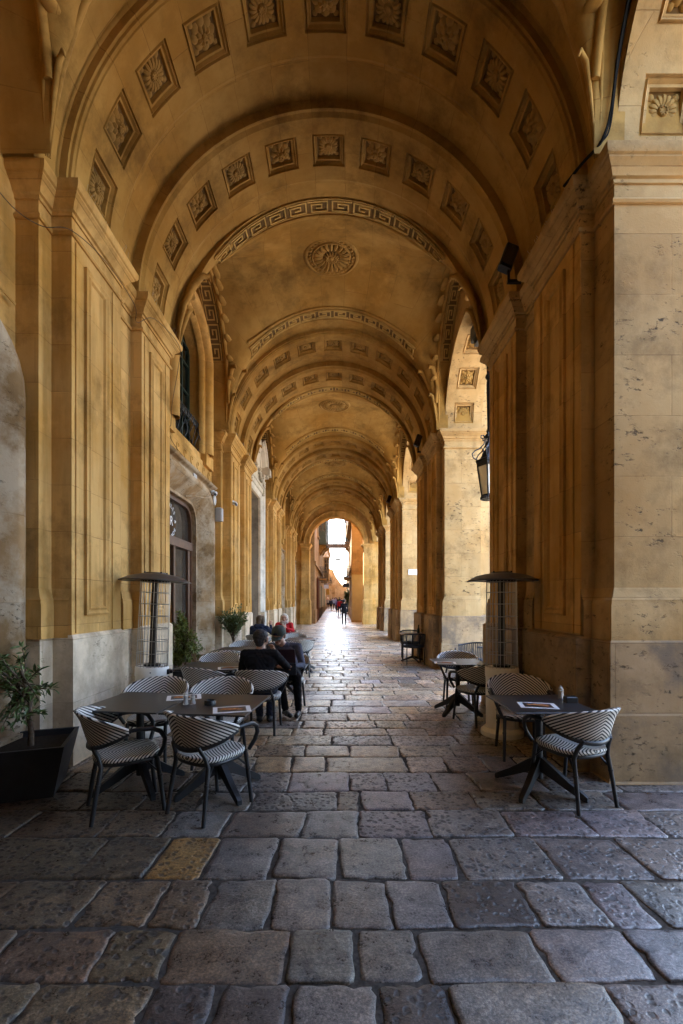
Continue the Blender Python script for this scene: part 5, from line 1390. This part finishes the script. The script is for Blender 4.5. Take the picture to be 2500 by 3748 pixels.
def wood_balcony(parent, sx, X, y, z, w, h, mat='balcony_green'):
    m = MB(); e = .62
    xs = lambda a, b: sorted((X + sx * a, X + sx * b))
    m.box(*xs(0, e), y - w / 2, y + w / 2, z, z + .95); m.box(*xs(0, e + .06), y - w / 2 - .06, y + w / 2 + .06, z + h, z + h + .16); m.box(*xs(0, e + .05), y - w / 2 - .05, y + w / 2 + .05, z - .12, z)
    m.box(*xs(0, e + .03), y - w / 2 - .03, y + w / 2 + .03, z + .95, z + 1.02)
    for k in range(5):
        yy = y - w / 2 + k * (w - .08) / 4; m.box(*xs(e - .08, e), yy, yy + .08, z + 1.0, z + h)
    for yy in (y - w / 2, y + w / 2 - .08):
        for xx in (0, e * .5): m.box(*xs(xx, xx + .08), yy, yy + .08, z + 1.0, z + h)
    for zz in (z + h * .72,): m.box(*xs(0, e - .005), y - w / 2 + .005, y + w / 2 - .005, zz, zz + .06)
    o = m.build("balcony", M[mat], parent); m = MB(); m.box(*xs(.03, e - .04), y - w / 2 + .04, y + w / 2 - .04, z + 1.02, z + h - .02); m.build("pane", M['glass'], o)
    m = MB()
    for yy in (y - w * .35, y + w * .35):
        m.loft([[(X + sx * a, yy + q, zz) for a, zz in ((0, z - .13), (e, z - .13), (e, z - .25), (e * .5, z - .45), (.12, z - .8), (0, z - .9))] for q in (-.1, .1)], True, True)
    m.build("corbel", M['end_stone'], o)
def iron_balcony(parent, sx, X, y, z, w):
    m = MB(); xs = lambda a, b: sorted((X + sx * a, X + sx * b)); m.box(*xs(0, .62), y - w / 2, y + w / 2, z - .12, z)
    o = m.build("balcony", M['end_stone'], parent); m = MB(); c = [(X + sx * .0, y - w / 2), (X + sx * .58, y - w / 2), (X + sx * .58, y + w / 2), (X, y + w / 2)]
    for (a, b), (d, e) in zip(c, c[1:]):
        for zz in (z + .05, z + .98): m.tube([(a, b, zz), (d, e, zz)], .025, 5)
        n = max(3, int((abs(d - a) + abs(e - b)) / .13))
        for k in range(n + 1): m.tube([(a + (d - a) * k / n, b + (e - b) * k / n, z), (a + (d - a) * k / n, b + (e - b) * k / n, z + .98)], .014, 4)
    m.build("railing", M['iron'], o)
def house(label, sx, X, y0, y1, H, depth=7, mat='end_stone'):
    """sx: +1 faces +x (stands on the -x side)"""
    r = empty("street_house", (0, 0, 0), 0, label, "house", "houses along the narrow street"); m = MB(); m.box(*sorted((X, X - sx * depth)), y0, y1, -.2, H); m.build("wall", M[mat], r)
    m = MB(); xs = lambda a, b: sorted((X + sx * a, X + sx * b))
    m.box(*xs(0, .30), y0 - .06, y1 + .02, H - .5, H - .2); m.box(*xs(0, .18), y0 - .04, y1, H - .75, H - .5); m.box(*xs(0, .1), y0 - .03, y1, 4.2, 4.45); m.box(*xs(0, .06), y0 - .02, y1, .0, 1.0)
    m.build("cornice", M[mat], r); return r
h = house("street house just beyond the arcade, with a dark green enclosed balcony and a red door", 1, -1.72, 32.25, 46, 14)
wood_balcony(h, 1, -1.72, 40.5, 6.6, 2.6, 2.6); iron_balcony(h, 1, -1.72, 40.2, 3.55, 2.2); iron_balcony(h, 1, -1.72, 44.6, 3.5, 1.6)
for yy in (37, 44): window_on(h, 1, -1.72, yy, 6.9, 1.0, 1.9)
m = MB(); m.box(-1.72, -1.66, 35.3, 37.2, 0, 3.4); m.box(-1.66, -1.6, 35.2, 35.3, 0, 3.5); m.box(-1.66, -1.6, 37.2, 37.3, 0, 3.5)
for k in range(6): m.box(-1.66, -1.64, 35.36 + k * .31, 35.62 + k * .31, .1, 3.3)
m.build("door", M['terracotta'], h); m = MB(); m.box(-1.72, -1.66, 39, 42, .1, 3.0); m.build("shopfront", M['wood'], h); m = MB(); m.box(-1.72, -1.66, 43, 45.5, .1, 3.0); m.build("shopfront", M['balcony_green'], h)
h = house("second street house with a slimmer green enclosed balcony behind the first", 1, -1.80, 46.1, 60, 13.2, 7, 'plaster')
wood_balcony(h, 1, -1.80, 50.5, 7.6, 2.4, 2.7); wood_balcony(h, 1, -1.80, 56.2, 4.4, 2.4, 2.4, 'end_stone')
for yy in (48, 53.6, 58): window_on(h, 1, -1.80, yy, 4.7, 1.0, 1.8)
for yy in (48.2, 52, 55.4, 58.4): m = MB(); m.box(-1.80, -1.74, yy - 1.1, yy + 1.1, .3, 3.1); m.build("shopfront", M['wood' if yy < 53 else 'balcony_green'], h)
h = house("third street house, low and sunlit, where the street bends", 1, -1.9, 60.1, 92, 11, 7)
for k in range(5):
    window_on(h, 1, -1.9, 63 + k * 6, 5.0, 1.1, 1.9); iron_balcony(h, 1, -1.9, 63 + k * 6, 4.6, 1.6); m = MB(); m.box(-1.9, -1.84, 61.8 + k * 6, 64 + k * 6, .4, 3.2); m.build("shopfront", M['wood'], h)
h = house("street house with the moulded corner opposite the arcade's end", -1, 1.06, 36.0, 47, 8.6)
m = MB(); m.box(.98, 4, 35.90, 36.0, 7.9, 8.7); m.box(1.02, 4, 35.93, 36, 7.5, 7.62); m.box(1.0, 1.06, 35.92, 36.7, 0, 7.9); m.box(2.7, 9, 32.3, 35.9, 0, 11); m.build("corner_moulding_light_block", M['end_stone'], h)  # last box is a set-back wall added to block light from the plaza
iron_balcony(h, -1, 1.06, 40, 3.6, 2.4); window_on(h, -1, 1.06, 43.5, 4.6, 1, 1.9)
h = house("taller street house with a green enclosed balcony on the shaded side", -1, 1.30, 47.1, 60, 14.5, 7, 'plaster')
wood_balcony(h, -1, 1.30, 49.6, 7.6, 2.4, 2.7); iron_balcony(h, -1, 1.30, 55, 4.2, 2.0); window_on(h, -1, 1.30, 53, 7.9, 1, 1.9)
h = house("last street house on the shaded side", -1, 1.55, 60.1, 92, 12.5)
for k in range(5): window_on(h, -1, 1.55, 62.5 + k * 6, 5.0, 1.1, 1.9)
r = empty("street_house", (0, 0, 0), 0, "pale corner house closing the end of the street with a carved pilaster", "house", "houses along the narrow street")
m = MB(); m.box(-8, 8, 93, 100, -.5, 4.9); m.loft([[(-3, 93 - .01, 4.9), (-3, 93 - .01, 8.6), (-1.2, 93 - .01, 8.0), (-.6, 93 - .01, 6.6), (.6, 93 - .01, 4.9)], [(-3, 97, 4.9), (-3, 97, 8.6), (-1.2, 97, 8.0), (-.6, 97, 6.6), (.6, 97, 4.9)]], True, True); m.build("wall", M['plaster'], r)
m = MB(); m.box(-1.4, -.8, 92.75, 93, .4, 4.6); m.box(-1.5, -.7, 92.65, 93, 4.2, 4.9); m.build("pilaster", M['end_stone'], r)
# tall boarded shop front just past the arch
r = empty("boarded_kiosk", (0, 0, 0), 0, "tall beige boarded kiosk against the corner house just past the last arch", "kiosk")
m = MB(); m.box(.98, 2.5, 34.55, 35.85, 0, 3.62); m.build("body", M['tan'], r)
m = MB()
for k in range(15): m.box(1.0 + k * .1, 1.055 + k * .1, 34.525, 34.55, .12, 3.55)
m.build("front_boards", M['tan'], r); m = MB(); m.box(.93, 2.55, 34.48, 35.85, 3.62, 3.72); m.box(.96, 2.5, 34.50, 35.85, 0, .12); m.build("frame", M['end_stone'], r)
# things hung over the street
r = empty("street_gantry", (0, 0, 0), 0, "rusty beam spanning high between the street houses", "beam")
m = MB(); m.box(-1.75, 1.28, 47.6, 47.9, 7.15, 7.28); m.box(-1.75, 1.28, 47.6, 47.9, 7.75, 7.82)
for k in range(11): m.box(-1.72 + k * .29, -1.66 + k * .29, 47.65, 47.85, 7.28, 7.75)
m.box(-1.75, 1.28, 47.72, 47.76, 7.28, 7.62); m.build("beam", M['rust'], r)
r = empty("street_lamp", (-.06, 45, 5.72), 0, "dark disc shaped lamp hanging on a wire over the street", "lamp")
m = MB(); m.lathe([(.0, .10), (.08, .10), (.28, .06), (.52, -.02), (.53, -.06), (.2, -.03), (0, -.02)], 24, (0, 0, 0), lambda x, y, z: (x, y, z - x * .12), caps=False); m.build("lamp_shade", M['awning'], r, 50)
m = MB(); m.tube([(-1.64, 0, .45), (0, 0, .16), (1.10, 0, .45)], .008, 5); m.tube([(0, 0, .16), (0, 0, .08)], .02, 6); m.build("wire", M['iron'], r)
r = empty("cloth_line", (0, 44, 0), 0, "line with pale rags strung across the top of the street", "line")
m = MB(); m.tube([(-1.72, 0, 9.45), (-.2, 0, 9.3), (1.05, 0, 9.45)], .012, 5); m.build("cord", M['rope'], r); m = MB()
for k in range(6): m.loft([[(-1.3 + k * .4, .0, 9.35), (-1.08 + k * .4, .01, 9.34)], [(-1.28 + k * .4, .02, 9.05 - .05 * (k % 3)), (-1.10 + k * .4, -.02, 9.08)]], closed=False)
m.build("rag", M['curtain'], r)
def hang_sign(x, y, z, w, h, mat, lb, sx):
    r = empty("hanging_sign", (x, y, z), 0, lb, "sign"); m = MB(); m.bbox(-w / 2, w / 2, -.05, .05, -h / 2, h / 2, .02); m.build("board", M[mat], r)
    m = MB(); m.tube([(-sx * (w / 2 + .25), 0, h / 2 + .08), (w / 2 * sx, 0, h / 2 + .08)], .02, 5); m.tube([(0, 0, h / 2), (0, 0, h / 2 + .08)], .015, 5); m.build("bracket", M['iron'], r)
hang_sign(-1.25, 52, 2.9, .34, 1.2, 'amber', "small amber vertical sign hanging over the street's shops", 1)
hang_sign(-1.32, 47.5, 3.1, .5, .4, 'white', "small pale hanging sign in front of the amber one", 1)
hang_sign(.80, 50, 3.35, .7, .45, 'rope', "dark hanging sign on the shaded side of the street", -1)
r = empty("awning", (0, 0, 0), 0, "dark folding awning sticking out over the street's shaded side", "awning")
m = MB(); m.loft([[(1.30, 50.5, 4.55), (.45, 50.5, 4.25), (.42, 50.5, 4.1), (.45, 50.5, 4.2), (1.30, 50.5, 4.48)], [(1.30, 53.5, 4.55), (.45, 53.5, 4.25), (.42, 53.5, 4.1), (.45, 53.5, 4.2), (1.30, 53.5, 4.48)]], True, True); m.build("canopy", M['awning'], r); m = MB(); m.tube([(1.30, 50.6, 3.9), (.5, 50.6, 4.22)], .02, 5); m.build("strut", M['iron'], r)
olive((.98, 48.6, gz(48.6)), "leafy green potted shrub at the foot of the shaded street front", .28, .34, .6, 0, [(0, 0, .5), (0, 0, 1.0), (0, 0, 1.5), (0, 0, 1.9)], None, None, 60, 14, .2, .07, 'leaf', 31, [((-.05, 0, 1.6), (.5, .5, .9)), ((-.1, .1, 2.4), (.4, .4, .7))], .03)
r = empty("doorstep", (-2.22, 20.35, 0), 0, "low pale stone step with a dark mat along the wall of the third bay", "step")
m = MB(); m.bbox(-.36, .36, -.9, .9, -.01, .14, .02); m.build("tread", M['plinth'], r); m = MB(); m.bbox(.38, 1.1, -1.0, -.35, .006, .022, .005); m.build("mat", M['rope'], r)
for i, P in enumerate((11.05,)):
    m = MB(); m.bbox(-.012, .012, -.17, .17, -.11, .11, .006); a = m.build("wall_plaque", M['paper'], None); a.location = (2.9, 18.2 - .32, 2.75); a.rotation_euler = (0, 0, pi / 2); tag(a, "small pale plaque on the lit face of the third pier", "plaque")

r = empty("added_shade_block", (3.9, -.6, 0), 0, "added unseen block outside the open arch that shades the foreground paving", "kiosk")  # added out of view only to shade the foreground
m = MB(); m.bbox(-.3, 3.2, -5.2, 1.8, 0, 6.0, .03); m.build("body", M['awning'], r); m = MB(); m.box(-.45, 3.3, -5.3, 1.9, 6.0, 6.12); m.build("roof", M['awning'], r)
